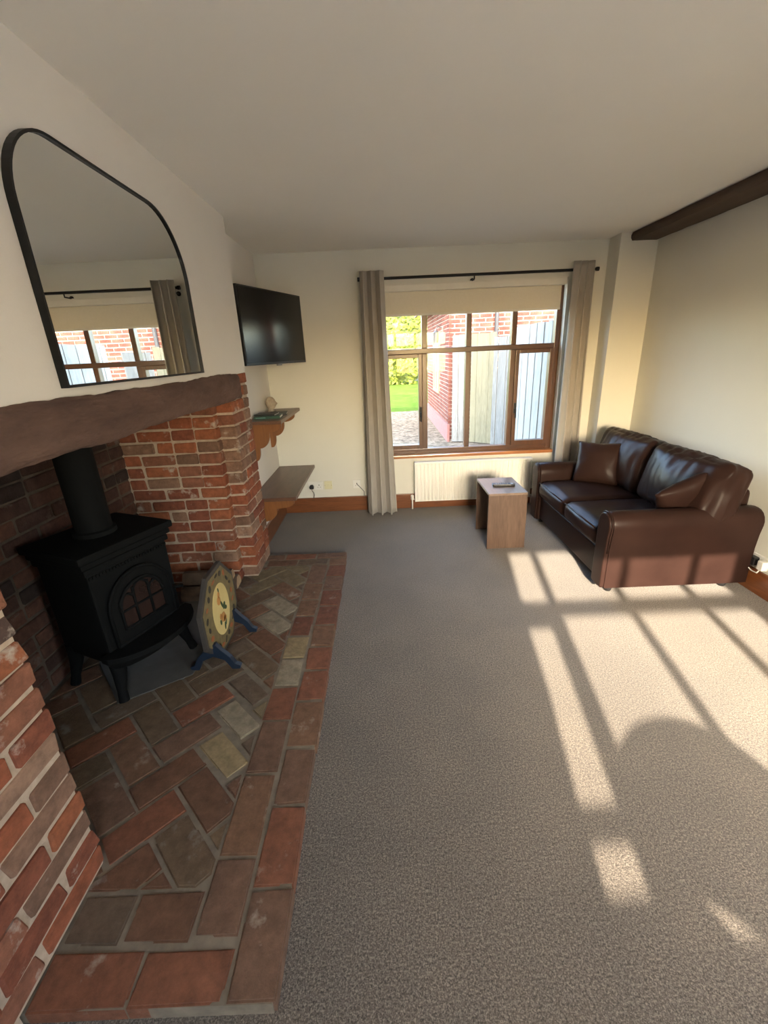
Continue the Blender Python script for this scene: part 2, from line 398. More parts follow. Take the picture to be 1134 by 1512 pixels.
# ------------------------------------------------------------------ room shell
struct('floor', MB().box(-1.95, 2.6, -1.95, 4.56, -0.12, 0.0), 'carpet', 'taupe speckled carpet covering the whole living room floor', 'floor')
struct('ceiling', MB().box(-1.95, 2.6, -1.95, 4.56, ZC, ZC + 0.12), 'ceiling_paint', 'plain off-white plaster ceiling of the living room', 'ceiling')
WX0, WX1, WZ0, WZ1 = 0.0, 1.72, 0.53, 2.12
def wall_hole_y(x0, x1, y0, y1, z0, z1, hx0, hx1, hz0, hz1):
    b = MB()
    b.box(x0, hx0, y0, y1, z0, z1); b.box(hx1, x1, y0, y1, z0, z1)
    b.box(hx0, hx1, y0, y1, z0, hz0); b.box(hx0, hx1, y0, y1, hz1, z1)
    return b
struct('wall_back', wall_hole_y(-1.95, 2.6, YB, 4.56, -0.12, ZC, WX0, WX1, WZ0, WZ1), 'plaster_back', 'cream plastered end wall around the wooden window', 'wall')
struct('wall_pier', MB().box(2.05, XR, 4.135, YB, 0, ZC), 'plaster_back', 'shallow plastered pier in the corner beside the right curtain', 'wall')
b = MB()
DY0, DY1, DZ = -1.55, -0.25, 2.1
b.box(XR, 2.6, DY1, YB, -0.12, ZC); b.box(XR, 2.6, YR, DY0, -0.12, ZC); b.box(XR, 2.6, DY0, DY1, DZ, ZC); b.box(XR, 2.6, DY0, DY1, -0.12, 0.0)
struct('wall_right', b, 'plaster_back', 'cream plastered side wall behind the leather sofa', 'wall')
RX0, RX1, RZ0, RZ1 = -0.04, 1.60, 0.955, 2.1
rw = wall_hole_y(-1.95, 2.6, -1.95, YR, -0.12, ZC, RX0, RX1, RZ0, RZ1)
struct('wall_rear', rw, 'plaster', 'plastered rear wall with a sunlit window', 'wall')
struct('wall_left', MB().box(-1.95, XA, 3.215, YB, -0.12, ZC), 'plaster', 'plastered alcove wall beyond the chimney breast', 'wall')
b = MB()
b.box(-1.95, -1.80, YR, 3.215, -0.12, ZC)
struct('wall_left_outer', b, 'soot', 'soot-dark outer wall at the back of the chimney', 'wall')
b = MB()
b.box(-1.06, XB, YR, 3.230, 1.455, ZC)                # plaster over the beam
b.box(-1.80, XB, YR, 0.46, 0, 1.455)                 # plaster on this side of the fireplace
struct('wall_chimney', b, 'plaster', 'white plastered chimney breast above the brick fireplace', 'wall')

# skirtings
def skirting(name, pts, label, m):
    return struct(name, pts, m, label, 'skirting', bevel=0.006)
skirting('baseboard_back', MB().box(XA + 0.02, 2.05, YB - 0.022, YB, 0, 0.155), 'varnished pine skirting along the window wall', 'pine_x')
skirting('baseboard_left', MB().box(XA, XA + 0.022, 3.25, YB, 0, 0.155), 'varnished pine skirting inside the alcove', 'pine_y')
skirting('baseboard_right', MB().box(XR - 0.022, XR, 1.3, 4.135, 0, 0.15), 'dark varnished pine skirting behind the sofa', 'pine_y')

# ------------------------------------------------------------------ window in the end wall
def window(name, x0, x1, z0, z1, y0, y1, mull, tz0, tz1, cas, label, casement_rail=None):
    w = thing(name, label, 'window', ((x0 + x1) / 2, (y0 + y1) / 2, z0)); w['kind'] = 'structure'
    fw = 0.05
    MB().box(x0, x0 + fw, y0, y1, z0, z1).obj('frame_jamb', 'frame_z', w, bevel=0.006)
    MB().box(x1 - fw, x1, y0, y1, z0, z1).obj('frame_jamb', 'frame_z', w, bevel=0.006)
    MB().box(x0 + fw, x1 - fw, y0, y1, z0, z0 + fw).obj('frame_rail', 'frame_x', w, bevel=0.006)
    MB().box(x0 + fw, x1 - fw, y0, y1, z1 - fw, z1).obj('frame_rail', 'frame_x', w, bevel=0.006)
    MB().box(x0 + fw, x1 - fw, y0, y1, tz0, tz1).obj('transom', 'frame_x', w, bevel=0.006)
    for mx in mull:
        MB().box(mx - 0.025, mx + 0.025, y0, y1, z0 + fw, tz0).obj('mullion', 'frame_z', w, bevel=0.006)
        MB().box(mx - 0.025, mx + 0.025, y0, y1, tz1, z1 - fw).obj('mullion', 'frame_z', w, bevel=0.006)
    xs = [x0 + fw] + [e for mx in mull for e in (mx - 0.025, mx + 0.025)] + [x1 - fw]
    ym = (y0 + y1) / 2
    for i in range(len(xs) // 2):
        a, c = xs[2 * i], xs[2 * i + 1]
        MB().box(a, c, ym - 0.002, ym + 0.002, z0 + fw, tz0).obj('pane', 'window_glass', w)
        MB().box(a, c, ym - 0.002, ym + 0.002, tz1, z1 - fw).obj('pane', 'window_glass', w)
        if i in cas:
            cw = 0.036; q = MB(); ya, yb = y0 - 0.014, y1 - 0.012
            q.box(a, a + cw, ya, yb, z0 + fw, tz0); q.box(c - cw, c, ya, yb, z0 + fw, tz0)
            q.box(a + cw, c - cw, ya, yb, z0 + fw, z0 + fw + cw + 0.008); q.box(a + cw, c - cw, ya, yb, tz0 - cw, tz0)
            if casement_rail: q.box(a + cw, c - cw, ya, yb, casement_rail - 0.016, casement_rail + 0.016)
            cs = q.obj('casement', 'frame_z', w, bevel=0.004)
            hx = c - cw / 2 if i == 0 else a + cw / 2
            h = MB(); zc = z0 + 0.42
            h.box(hx - 0.012, hx + 0.012, ya - 0.012, ya, zc - 0.05, zc + 0.05)
            h.tube([(hx, ya - 0.01, zc), (hx, ya - 0.035, zc), (hx, ya - 0.04, zc - 0.09)], 0.007, 8)
            h.obj('handle', 'black_metal', cs)
    return w
w1 = window('window_1', WX0, WX1, 0.56, WZ1, 4.40, 4.465, (0.436, 0.857, 1.284), 1.525, 1.572, (0, 3),
            'varnished hardwood casement window of eight panes over the radiator')
s_ = MB().box(WX0 + 0.002, WX1 - 0.002, 4.315, 4.41, 0.530, 0.562).obj('window_sill', 'sill_wood', w1, bevel=0.008)
s_['label'] = 'glossy orange-brown window board'
w2 = window('window_2', RX0, RX1, RZ0, RZ1, -1.90, -1.835, (0.385, 0.845, 1.29), 1.627, 1.678, (0,),
            'varnished wooden window in the rear wall letting the sun in', casement_rail=1.143)
# unseen glazed double door, added to bring daylight into the room
d1 = thing('added_door_1', 'unseen glazed double door added in the side wall for daylight', 'door', (2.48, (DY0 + DY1) / 2, 0)); d1['kind'] = 'structure'
q = MB()
for ya, yb in ((DY0, DY0 + 0.06), (DY1 - 0.06, DY1)): q.box(2.45, 2.51, ya, yb, 0, DZ)
q.box(2.45, 2.51, DY0 + 0.06, DY1 - 0.06, DZ - 0.06, DZ); q.box(2.45, 2.51, DY0 + 0.06, DY1 - 0.06, 0, 0.04)
q.obj('door_frame', 'frame_z', d1)
for ya, yb in ((DY0 + 0.06, (DY0 + DY1) / 2), ((DY0 + DY1) / 2, DY1 - 0.06)):
    q = MB(); q.box(2.455, 2.505, ya, ya + 0.08, 0.04, DZ - 0.06); q.box(2.455, 2.505, yb - 0.08, yb, 0.04, DZ - 0.06)
    q.box(2.455, 2.505, ya + 0.08, yb - 0.08, 0.04, 0.2); q.box(2.455, 2.505, ya + 0.08, yb - 0.08, DZ - 0.15, DZ - 0.06)
    lf = q.obj('door_leaf', 'frame_z', d1)
    MB().box(2.478, 2.482, ya + 0.08, yb - 0.08, 0.2, DZ - 0.15).obj('pane', 'window_glass', lf)

# ------------------------------------------------------------------ fireplace brickwork
def brick_mesh(L, H, D, m, seed, wob=0.004, bev=0.006):
    """length along x, depth along +y (front face at y=0), height along z, centred on x and z"""
    rnd = random.Random(seed)
    bm = bmesh.new(); bmesh.ops.create_cube(bm, size=1)
    for v in bm.verts:
        v.co = Vector((v.co.x * L, (v.co.y + 0.5) * D, v.co.z * H))
        v.co += Vector((rnd.uniform(-wob, wob), rnd.uniform(-wob, wob) * 0.6, rnd.uniform(-wob, wob) * 0.8))
    bmesh.ops.bevel(bm, geom=bm.edges[:], offset=bev, segments=1, affect='EDGES')
    me = bpy.data.meshes.new('brick'); bm.to_mesh(me); bm.free()
    me.materials.append(MATS[m])
    return me
_bc = {}
def get_brick(L, D, k, m='brick_red', H=0.066, wob=0.0045):
    key = (round(L, 2), round(D, 3), k, m, wob)
    if key not in _bc: _bc[key] = brick_mesh(round(L, 2), H, D, m, int(L * 1000) * 7 + k * 131 + int(D * 1000), wob)
    return _bc[key]
PITCHZ = 0.078
def lay(parent, start, length, ang, z0, n, depth, joint=0.012, seed=1, proud=0.003, m='brick_red', first_full=True, wob=0.0045):
    """courses of bricks along a face: start=(x,y) of its left end seen from the front, ang=direction of the run"""
    rnd = random.Random(seed)
    ux, uy = math.cos(ang), math.sin(ang)
    for c in range(n):
        s = 0.0; k = 0
        seq_h = (c % 2 == 0) != first_full
        while s < length - 0.02:
            L = 0.103 if (seq_h and k == 0) or rnd.random() < 0.12 else 0.215
            if length - s - L < 0.075: L = length - s
            if L > 0.26: L = 0.5 * L - joint / 2
            cx = s + L / 2; z = z0 + (c + 0.5) * PITCHZ + rnd.uniform(-0.002, 0.002)
            o = link('brick', get_brick(L, depth, rnd.randrange(4), m, wob=wob), parent)
            px, py = start[0] + ux * cx, start[1] + uy * cx
            off = rnd.uniform(-proud, proud)
            px += uy * off; py += -ux * off
            o.matrix_parent_inverse = Matrix.Identity(4)
            o.location = (px - parent.location.x, py - parent.location.y, z - parent.location.z)
            o.rotation_euler = (rnd.uniform(-.008, .008), 0, ang + rnd.uniform(-.008, .008))
            s += L + joint; k += 1
NC = 16
YA_ = 2.772          # far reveal
YP = 2.835           # pier's own front
YE = 3.212           # pier's far end
XI = -1.055          # inside step
XK = -1.68           # fireplace back
# far pier and reveal: mortar core with bricks proud of it
core = MB()
g = 0.009
core.box(XI - 0.01, XB - g, YP + g, YE - 0.002, HZ, HZ + NC * PITCHZ + 0.012)
core.box(XI + 0.005, XB - g, 3.018, YE - 0.002, HZ + NC * PITCHZ + 0.012, 1.453)
core.box(XK - 0.1, XI - g, YA_ + g, YE - 0.002, HZ, 2.3)
pier = struct('wall_fireplace_pier', core, 'mortar', 'stepped red brick pier closing the far side of the fireplace', 'brickwork')
lay(pier, (XB, YP), YE - YP, PI / 2, HZ + 0.004, NC, 0.108, seed=11)
lay(pier, (XK, YA_), XI - XK, 0, HZ + 0.004, NC + 1, 0.063 + 0.05, seed=12)
lay(pier, (XB, 3.018), YE - 3.018, PI / 2, HZ + NC * PITCHZ + 0.012, 2, 0.09, seed=13, first_full=False)
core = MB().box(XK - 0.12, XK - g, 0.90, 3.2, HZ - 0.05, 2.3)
bk = struct('wall_fireplace_back', core, 'mortar_soot_shaded', 'sooty brick back wall behind the stove, its recess shade put into the colour', 'brickwork')
lay(bk, (XK, 0.95), 1.83, PI / 2, HZ + 0.004, NC + 2, 0.05, seed=14, m='brick_soot_shaded')
core = MB().box(-1.06, XB - g, 0.46, 0.94 - g, HZ, 1.30).box(-1.06, XB - g, 0.46, 0.584, 0, HZ)
core.box(XK - 0.1, -1.06, 0.589, 0.94 - g, HZ, 1.30)
nj = struct('wall_fireplace_jamb', core, 'mortar', 'red brick jamb with pale lime joints on the near side of the hearth', 'brickwork')
lay(nj, (XB, 0.462), 0.94 - 0.462, PI / 2, HZ + 0.004, NC, 0.108, seed=23, joint=0.016, proud=0.005, wob=0.007)
lay(nj, (-1.06, 0.94), 0.62, PI, HZ + 0.004, NC, 0.06, seed=16, m='brick_soot_shaded')
# dark throat over the fire
struct('wall_chimney_throat', MB().box(-1.80, -1.06, 0.587, 3.2, 2.3, ZC), 'soot', 'soot-black chimney throat above the fireplace', 'chimney')

# hearth -----------------------------------------------------------
HX, HY0, HY1 = -0.328, 0.587, 3.185
hb = MB().box(-1.74, HX - 0.006, HY0 + 0.006, HY1 - 0.006, 0.0, HZ - 0.006)
hearth = struct('floor_hearth', hb, 'mortar_hearth', 'raised hearth of worn herringbone brick paving with a double border', 'hearth')
def clip(poly, a, b, c):      # keep a*x+b*y<=c
    out = []
    for i in range(len(poly)):
        p, q_ = poly[i], poly[(i + 1) % len(poly)]
        dp, dq = a * p[0] + b * p[1] - c, a * q_[0] + b * q_[1] - c
        if dp <= 0: out.append(p)
        if (dp < 0 < dq) or (dq < 0 < dp):
            t = dp / (dp - dq); out.append((p[0] + t * (q_[0] - p[0]), p[1] + t * (q_[1] - p[1])))
    return out
def area(p): return 0.5 * abs(sum(p[i][0] * p[(i + 1) % len(p)][1] - p[(i + 1) % len(p)][0] * p[i][1] for i in range(len(p))))
def paver(poly, m, rnd, top=HZ, wob=0.003, bottom=0.003):
    cx = sum(p[0] for p in poly) / len(poly); cy = sum(p[1] for p in poly) / len(poly)
    pts = [(p[0] - cx + rnd.uniform(-wob, wob), p[1] - cy + rnd.uniform(-wob, wob)) for p in poly]
    bm = bmesh.new()
    vt = [bm.verts.new((p[0], p[1], top - bottom + rnd.uniform(-0.0025, 0.0015))) for p in pts]
    vb = [bm.verts.new((p[0], p[1], 0)) for p in pts]
    ft = bm.faces.new(vt); n = len(pts)
    for i in range(n): bm.faces.new((vb[i], vb[(i + 1) % n], vt[(i + 1) % n], vt[i]))
    bm.normal_update()
    if ft.normal.z < 0:
        bmesh.ops.reverse_faces(bm, faces=bm.faces[:])
    bmesh.ops.bevel(bm, geom=[e for e in ft.edges], offset=0.005, segments=2, affect='EDGES')
    me = bpy.data.meshes.new('brick'); bm.to_mesh(me); bm.free(); me.materials.append(MATS[m])
    o = link('brick', me, hearth, loc=(cx, cy, bottom))
    return o
rnd = random.Random(5)
def strip(x0, x1, y0, y1, along, cuts, m, yellow=()):
    """a border row of bricks between given joint positions"""
    j = 0.006
    for i in range(len(cuts) - 1):
        a, c = cuts[i] + j, cuts[i + 1] - j
        if along == 'Y': poly = [(x0, a), (x1, a), (x1, c), (x0, c)]
        else: poly = [(a, y0), (c, y0), (c, y1), (a, y1)]
        paver(poly, 'brick_yellow' if i in yellow else m, rnd, wob=0.004)
outer = [0.587, 0.842, 1.097, 1.335, 1.594, 1.80, 1.99, 2.19, 2.40, 2.60, 2.79, 2.97, 3.085]
strip(HX - 0.122, HX, 0, 0, 'Y', outer, 'brick_hearth_red')
inner = [0.722, 0.93, 1.225, 1.484, 1.69, 1.90, 2.09, 2.29, 2.48, 2.70, 2.98]
strip(HX - 0.255, HX - 0.136, 0, 0, 'Y', inner, 'brick_hearth_red', (4, 5))
strip(0, 0, 0.592, 0.704, 'X', [-0.955, -0.700, -0.456], 'brick_hearth_red')
strip(0, 0, 0.722, 0.838, 'X', [-0.955, -0.79, -0.588], 'brick_hearth')
strip(0, 0, 3.095, HY1, 'X', [-1.04, -0.814, -0.563, HX + 0.003], 'brick_hearth_red')
strip(0, 0, 2.99, 3.083, 'X', [-0.94, -0.70, -0.456], 'brick_hearth')
W_ = 0.130; c45 = math.sqrt(0.5)
def uv(i, j, ox=-0.793, oy=1.3245): # herringbone grid turned by 45 degrees
    return (ox + (i - j) * W_ * c45, oy + (i + j) * W_ * c45)
ox_fix = -0.70 - (3.5 - 1) * W_ * c45   # column of down-right bricks centred on X=-0.70
oy_fix = 1.322 - (3.5 + 1) * W_ * c45
for i in range(-14, 22):
    for j in range(-14, 26):
        r4 = (i - j) % 4
        g_ = 0.006
        if r4 == 0: cell = [(i, j), (i + 2, j), (i + 2, j + 1), (i, j + 1)]; kind = 'h'
        elif r4 == 3: cell = [(i, j), (i + 1, j), (i + 1, j + 2), (i, j + 2)]; kind = 'v'
        else: continue
        ci, cj = sum(p[0] for p in cell) / 4, sum(p[1] for p in cell) / 4
        cx, cy = uv(ci, cj, ox_fix, oy_fix)
        yel = kind == 'v' and abs(cx + 0.70) < 0.03 and 1.2 < cy < 1.75
        gj = 0.016 if yel else g_
        sh = []
        for p in cell:
            a = p[0] + (gj / W_ if p[0] < ci else -gj / W_); c_ = p[1] + (gj / W_ if p[1] < cj else -gj / W_)
            sh.append(uv(a, c_, ox_fix, oy_fix))
        poly = clip(sh, 1, 0, HX - 0.263); poly = clip(poly, -1, 0, 1.66) if poly else poly
        poly = clip(poly, 0, 1, 2.978) if poly else poly; poly = clip(poly, 0, -1, -0.852) if poly else poly
        if len(poly) < 3 or area(poly) < 0.0012: continue
        cx = sum(p[0] for p in poly) / len(poly); cy = sum(p[1] for p in poly) / len(poly)
        if cx < -1.0 and (cy < 0.93 or cy > 2.80): continue
        mm = 'brick_yellow' if yel and cy < 1.6 or (kind == 'v' and 2.1 < cy < 2.5 and abs(cx + 0.70) < 0.03 and rnd.random() < .7) else ('brick_hearth_red' if rnd.random() < 0.22 else 'brick_hearth')
        paver(poly, mm, rnd, wob=0.003)
# cement pad under the stove
ca, sa = math.cos(rad(-23)), math.sin(rad(-23))
pad = MB().prism([(-1.62, 1.98), (-1.30, 1.62), (-1.02, 1.80), (-0.985, 2.20), (-1.10, 2.62), (-1.55, 2.66)], HZ - 0.004, HZ + 0.003, 'Z').obj('hearth_pad', 'cement', bevel=0.002)
tag(pad, 'dark grey cement pad under the black stove', 'hearth pad')

# ------------------------------------------------------------------ mantel beam and ceiling beam
def rough_beam(name, x0, x1, y0, y1, z0, z1, m, label, amp, nx=6, ny=150, nz=10, seed=0.0):
    bm = bmesh.new(); bmesh.ops.create_cube(bm, size=1)
    def cut(axis, n):
        for k in range(1, n):
            co = [0, 0, 0]; co[axis] = -0.5 + k / n; no = [0, 0, 0]; no[axis] = 1
            bmesh.ops.bisect_plane(bm, geom=bm.verts[:] + bm.edges[:] + bm.faces[:], plane_co=co, plane_no=no)
    cut(1, ny); cut(0, nx); cut(2, nz)
    for v in bm.verts:
        p = Vector((x0 + (v.co.x + .5) * (x1 - x0), y0 + (v.co.y + .5) * (y1 - y0), z0 + (v.co.z + .5) * (z1 - z0)))
        q = Vector((p.x * 5 + seed, p.y * 3.0, p.z * 6))
        d = noise.noise_vector(q) * 0.6 + noise.noise_vector(q * 3.1) * 0.4 + noise.noise_vector(q * 8) * 0.25
        d.y *= 0.4
        rx = 1 - 0.16 * (abs(v.co.z) * 2) ** 6
        v.co = p + d * amp
        if abs(v.co.z) > 0: v.co.x = (v.co.x - (x0 + x1) / 2) * (1 - 0.10 * (abs((p.z - (z0 + z1) / 2) / ((z1 - z0) / 2))) ** 8) + (x0 + x1) / 2
    me = bpy.data.meshes.new(name); bm.to_mesh(me); bm.free(); me.materials.append(MATS[m])
    for p in me.polygons: p.use_smooth = True
    me.set_sharp_from_angle(angle=rad(50))
    return tag(link(name, me), label, 'beam')
rough_beam('mantel_beam', -1.16, -0.922, 0.47, 3.012, 1.305, 1.462, 'old_beam', 'rough old brown timber lintel spanning the brick fireplace', 0.014)
rough_beam('ceiling_beam', 2.13, XR - 0.006, 1.0, 4.13, 2.335, ZC - 0.003, 'ceiling_beam', 'dark stained timber beam under the ceiling above the sofa', 0.004, 4, 60, 3, 9.0)

# ------------------------------------------------------------------ wood stove
ST = rad(-23.1)
fc = Vector((-1.203, 1.836, HZ + 0.004))     # middle of the stove's front at the floor
stove = thing('wood_stove', 'black cast iron wood-burning stove with arched door inside the fireplace', 'stove', fc)
SM = Matrix.Translation(fc) @ Matrix.Rotation(ST, 4, 'Z')   # local x: out of the front, y: along the front
def sp(mb, name, m, parent=stove, **k):
    for i, v in enumerate(mb.v): mb.v[i] = tuple(SM @ Vector(v))
    return mb.obj(name, m, parent, **k)
HW = 0.205; SD = 0.34
sp(MB().box(-SD, 0, -HW, HW, 0.19, 0.66), 'body', 'cast_iron', bevel=0.012)
sp(MB().box(-SD - 0.01, 0.012, -HW - 0.012, HW + 0.012, 0.655, 0.685), 'moulding', 'cast_iron', bevel=0.008)
sp(MB().box(-SD - 0.02, 0.022, -HW - 0.022, HW + 0.022, 0.69, 0.715), 'moulding', 'cast_iron', bevel=0.008)
sp(MB().box(-SD - 0.035, 0.036, -HW - 0.036, HW + 0.036, 0.72, 0.755), 'top_plate', 'cast_iron', bevel=0.012)
bd = MB()
for k in range(26):
    y = -HW + 0.01 + k * (2 * HW - 0.02) / 25
    bd.box(0.0, 0.007, y - 0.004, y + 0.004, 0.632, 0.644)
sp(bd, 'bead_row', 'cast_iron')['kind'] = 'stuff'
def arch(w, z0, zs, n=16, hh=None):
    hh = hh or w
    return [(-w, z0), (w, z0)] + [(w * math.cos(a), zs + hh * math.sin(a)) for a in [PI * k / n for k in range(n + 1)]]
dr = sp(MB().prism(arch(0.165, 0.27, 0.43, hh=0.17), 0.0, 0.016, 'X'), 'door', 'cast_iron', bevel=0.005)
rim = MB(); pa = [(0.016, y, z) for y, z in arch(0.165, 0.27, 0.43, hh=0.17)]; rim.tube(pa + [pa[0]], 0.008, 6)
sp(rim, 'door_rim', 'cast_iron', dr, smooth=True)
sp(MB().prism(arch(0.115, 0.335, 0.43, hh=0.115), 0.014, 0.019, 'X'), 'door_glass', 'stove_glass', dr)
tr = MB()
for y in (-0.115, -0.04, 0.04, 0.115): tr.tube([(0.022, y, 0.335), (0.022, y, 0.45 if abs(y) > .1 else 0.52)], 0.007, 6)
tr.tube([(0.022, -0.115, 0.335), (0.022, 0.115, 0.335)], 0.008, 6); tr.tube([(0.022, -0.115, 0.425), (0.022, 0.115, 0.425)], 0.006, 6)
tr.tube([(0.022, y, z) for y, z in arch(0.115, 0.43, 0.43, hh=0.115)[2:]], 0.009, 6)
for yc in (-0.077, 0.0, 0.077):
    tr.tube([(0.022, yc + 0.038 * math.cos(a), 0.45 + (0.045 if yc == 0 else 0.01) + 0.04 * math.sin(a)) for a in [PI * k / 8 for k in range(9)]], 0.006, 6)
sp(tr, 'door_tracery', 'cast_iron', dr, smooth=True)
hd = MB(); hd.tube([(0.016, 0.17, 0.41), (0.05, 0.175, 0.41), (0.06, 0.20, 0.405)], 0.008, 8)
sp(hd, 'handle', 'cast_iron', smooth=True)
# bowed ash lip
n = 18; lp_t = []; lp_b = []
for k in range(n + 1):
    t = -1 + 2 * k / n; y = t * 0.245
    lp_t.append((0.035 + 0.125 * (1 - t * t) ** 0.75, y))
for k in range(n + 1):
    t = -1 + 2 * k / n; lp_b.append((0.0 + 0.07 * (1 - t * t) ** 0.75, t * 0.20))
vs_ = [(-0.01, -0.245, 0.235)] + [(x, y, 0.235) for x, y in lp_t] + [(-0.01, 0.245, 0.235)]
vt_ = [(-0.01, -0.245, 0.262)] + [(x, y, 0.262) for x, y in lp_t] + [(-0.01, 0.245, 0.262)]
vb_ = [(-0.01, -0.20, 0.165)] + [(x, y, 0.165) for x, y in lp_b] + [(-0.01, 0.20, 0.165)]
N_ = len(vs_); fs_ = [tuple(range(N_, 2 * N_)), tuple(range(3 * N_ - 1, 2 * N_ - 1, -1))]
for k in range(N_):
    k2 = (k + 1) % N_
    fs_.append((k, k2, k2 + N_, k + N_)); fs_.append((k + 2 * N_, k2 + 2 * N_, k2, k))
sp(MB().add(vs_ + vt_ + vb_, fs_), 'ash_lip', 'cast_iron', bevel=0.004)
for sx in (-SD + 0.03, -0.02):
    for sy in (-1, 1):
        ox = 0.045 if sx > -0.1 else -0.03
        l = MB(); l.tube([(sx, sy * (HW - 0.03), 0.22), (sx + ox * 0.25, sy * (HW - 0.02), 0.13), (sx + ox * 0.55, sy * HW, 0.05), (sx + ox * 0.8, sy * (HW + 0.01), 0.0)], [0.042, 0.032, 0.021, 0.024], 8)
        sp(l, 'leg', 'cast_iron', smooth=True, auto=rad(50))
fp = MB().lathe([(0.092, 0.75), (0.092, 0.775), (0.078, 0.78), (0.078, 1.5), (0.078, 2.22)], 28, (-0.19, 0, 0))
sp(fp, 'flue_pipe', 'cast_iron', smooth=True, auto=rad(40))

# split logs beside the stove
for i, (x, y, rz, r, L, tl) in enumerate(((-1.22, 2.69, 0.04, 0.055, 0.34, 0.0), (-1.23, 2.56, 0.04, 0.05, 0.30, 0.0), (-1.22, 2.625, 0.04, 0.05, 0.32, 0.0))):
    z = HZ + 0.006 + (0.0 if i < 2 else 0.085)
    poly = [(-r, 0), (r, 0.004), (r * 0.92, r * 0.8), (r * 0.45, r * 1.45), (-r * 0.35, r * 1.5), (-r * 0.9, r * 0.8)]
    mt = Matrix.Translation((x, y, z)) @ Matrix.Rotation(rz, 4, 'Z')
    lg = thing('firewood_log', ['split log lying against the fireplace reveal beside the stove', 'split log lying closest to the stove side', 'split log resting on top of the other two logs'][i], 'log', (x, y, z), 'firewood beside the stove')
    MB().prism(poly, -L / 2, L / 2, 'X', mt).obj('bark', 'bark', lg, bevel=0.006)
    MB().prism([(p[0] * .9, p[1] * .9 + r * .06) for p in poly], L / 2, L / 2 + 0.003, 'X', mt).obj('cut_end', 'log_cut', lg)

# ------------------------------------------------------------------ painted fire screen
FX = -0.915; FYc, FZc, FR = 2.015, 0.298, 0.236
fsn = thing('fire_screen', 'octagonal painted fire screen with a flowered cream oval on blue feet', 'fire screen', (FX, FYc, HZ))
def octo(r, s=1.0):
    a = r; c_ = r * 0.4142
    return [(FYc - c_, FZc + a * s), (FYc + c_, FZc + a * s), (FYc + a, FZc + c_ * s), (FYc + a, FZc - c_ * s), (FYc + c_, FZc - a * s), (FYc - c_, FZc - a * s), (FYc - a, FZc - c_ * s), (FYc - a, FZc + c_ * s)]
MB().prism(octo(FR), FX - 0.012, FX + 0.010, 'X').obj('board', 'screen_edge', fsn, bevel=0.003)
pn = MB().prism(octo(FR - 0.022), FX + 0.0102, FX + 0.0125, 'X').obj('painted_border', 'screen_paint', fsn)
ov = [(FYc + 0.112 * math.cos(a), FZc + 0.145 * math.sin(a)) for a in [2 * PI * k / 40 for k in range(40)]]
MB().prism(ov, FX + 0.012, FX + 0.0145, 'X').obj('oval', 'screen_cream', fsn)
def blobs(name, m, pts, x0, x1):
    q = MB()
    for y, z, ry, rz_, an in pts:
        q.prism([(y + ry * math.cos(t) * math.cos(an) - rz_ * math.sin(t) * math.sin(an), z + ry * math.cos(t) * math.sin(an) + rz_ * math.sin(t) * math.cos(an)) for t in [2 * PI * k / 10 for k in range(10)]], x0, x1, 'X')
    o = q.obj(name, m, fsn); o['kind'] = 'stuff'; return o
r_ = random.Random(3)
ring = []; ringr = []
for k in range(22):
    a = 2 * PI * k / 22 + 0.1; e = 0.19 + r_.uniform(-0.012, 0.012)
    (ring if k % 3 else ringr).append((FYc + e * math.cos(a) * 0.92, FZc + e * math.sin(a), 0.008 + r_.random() * 0.008, 0.014 + r_.random() * 0.008, a + r_.uniform(-1, 1)))
blobs('border_leaves', 'paint_dark', ring, FX + 0.0122, FX + 0.0140); blobs('border_flowers', 'paint_red', ringr, FX + 0.0122, FX + 0.0142)
blobs('flowers', 'paint_orange', [(FYc - 0.02, FZc + 0.06, 0.022, 0.026, 0.3), (FYc - 0.01, FZc + 0.09, 0.014, 0.018, 0), (FYc + 0.0, FZc - 0.05, 0.028, 0.028, 0), (FYc + 0.02, FZc - 0.07, 0.02, 0.018, 0), (FYc - 0.03, FZc - 0.03, 0.014, 0.016, 0)], FX + 0.0146, FX + 0.0162)
blobs('flower_leaves', 'paint_green', [(FYc + 0.035, FZc - 0.0, 0.022, 0.014, 0.8), (FYc + 0.05, FZc - 0.02, 0.016, 0.012, -.5), (FYc + 0.01, FZc + 0.02, 0.008, 0.03, 0.4), (FYc - 0.04, FZc - 0.06, 0.01, 0.016, 0.2), (FYc - 0.005, FZc + 0.115, 0.006, 0.014, 0.2), (FYc + 0.005, FZc - 0.108, 0.008, 0.022, -0.2), (FYc + 0.025, FZc - 0.095, 0.006, 0.018, -0.5)], FX + 0.0146, FX + 0.0165)
foot = [(-0.125, 0.0), (-0.085, 0.0), (-0.06, 0.055), (0.0, 0.08), (0.055, 0.055), (0.085, 0.0), (0.125, 0.0), (0.13, 0.018), (0.105, 0.03), (0.085, 0.07), (0.045, 0.115), (0.02, 0.15), (-0.02, 0.15), (-0.045, 0.115), (-0.085, 0.07), (-0.105, 0.03), (-0.13, 0.018)]
for y in (1.845, 2.16):
    MB().prism([(FX + 0.005 + p[0], HZ + p[1]) for p in foot], y - 0.014, y + 0.014, 'Y').obj('foot', 'screen_blue', fsn, bevel=0.003)

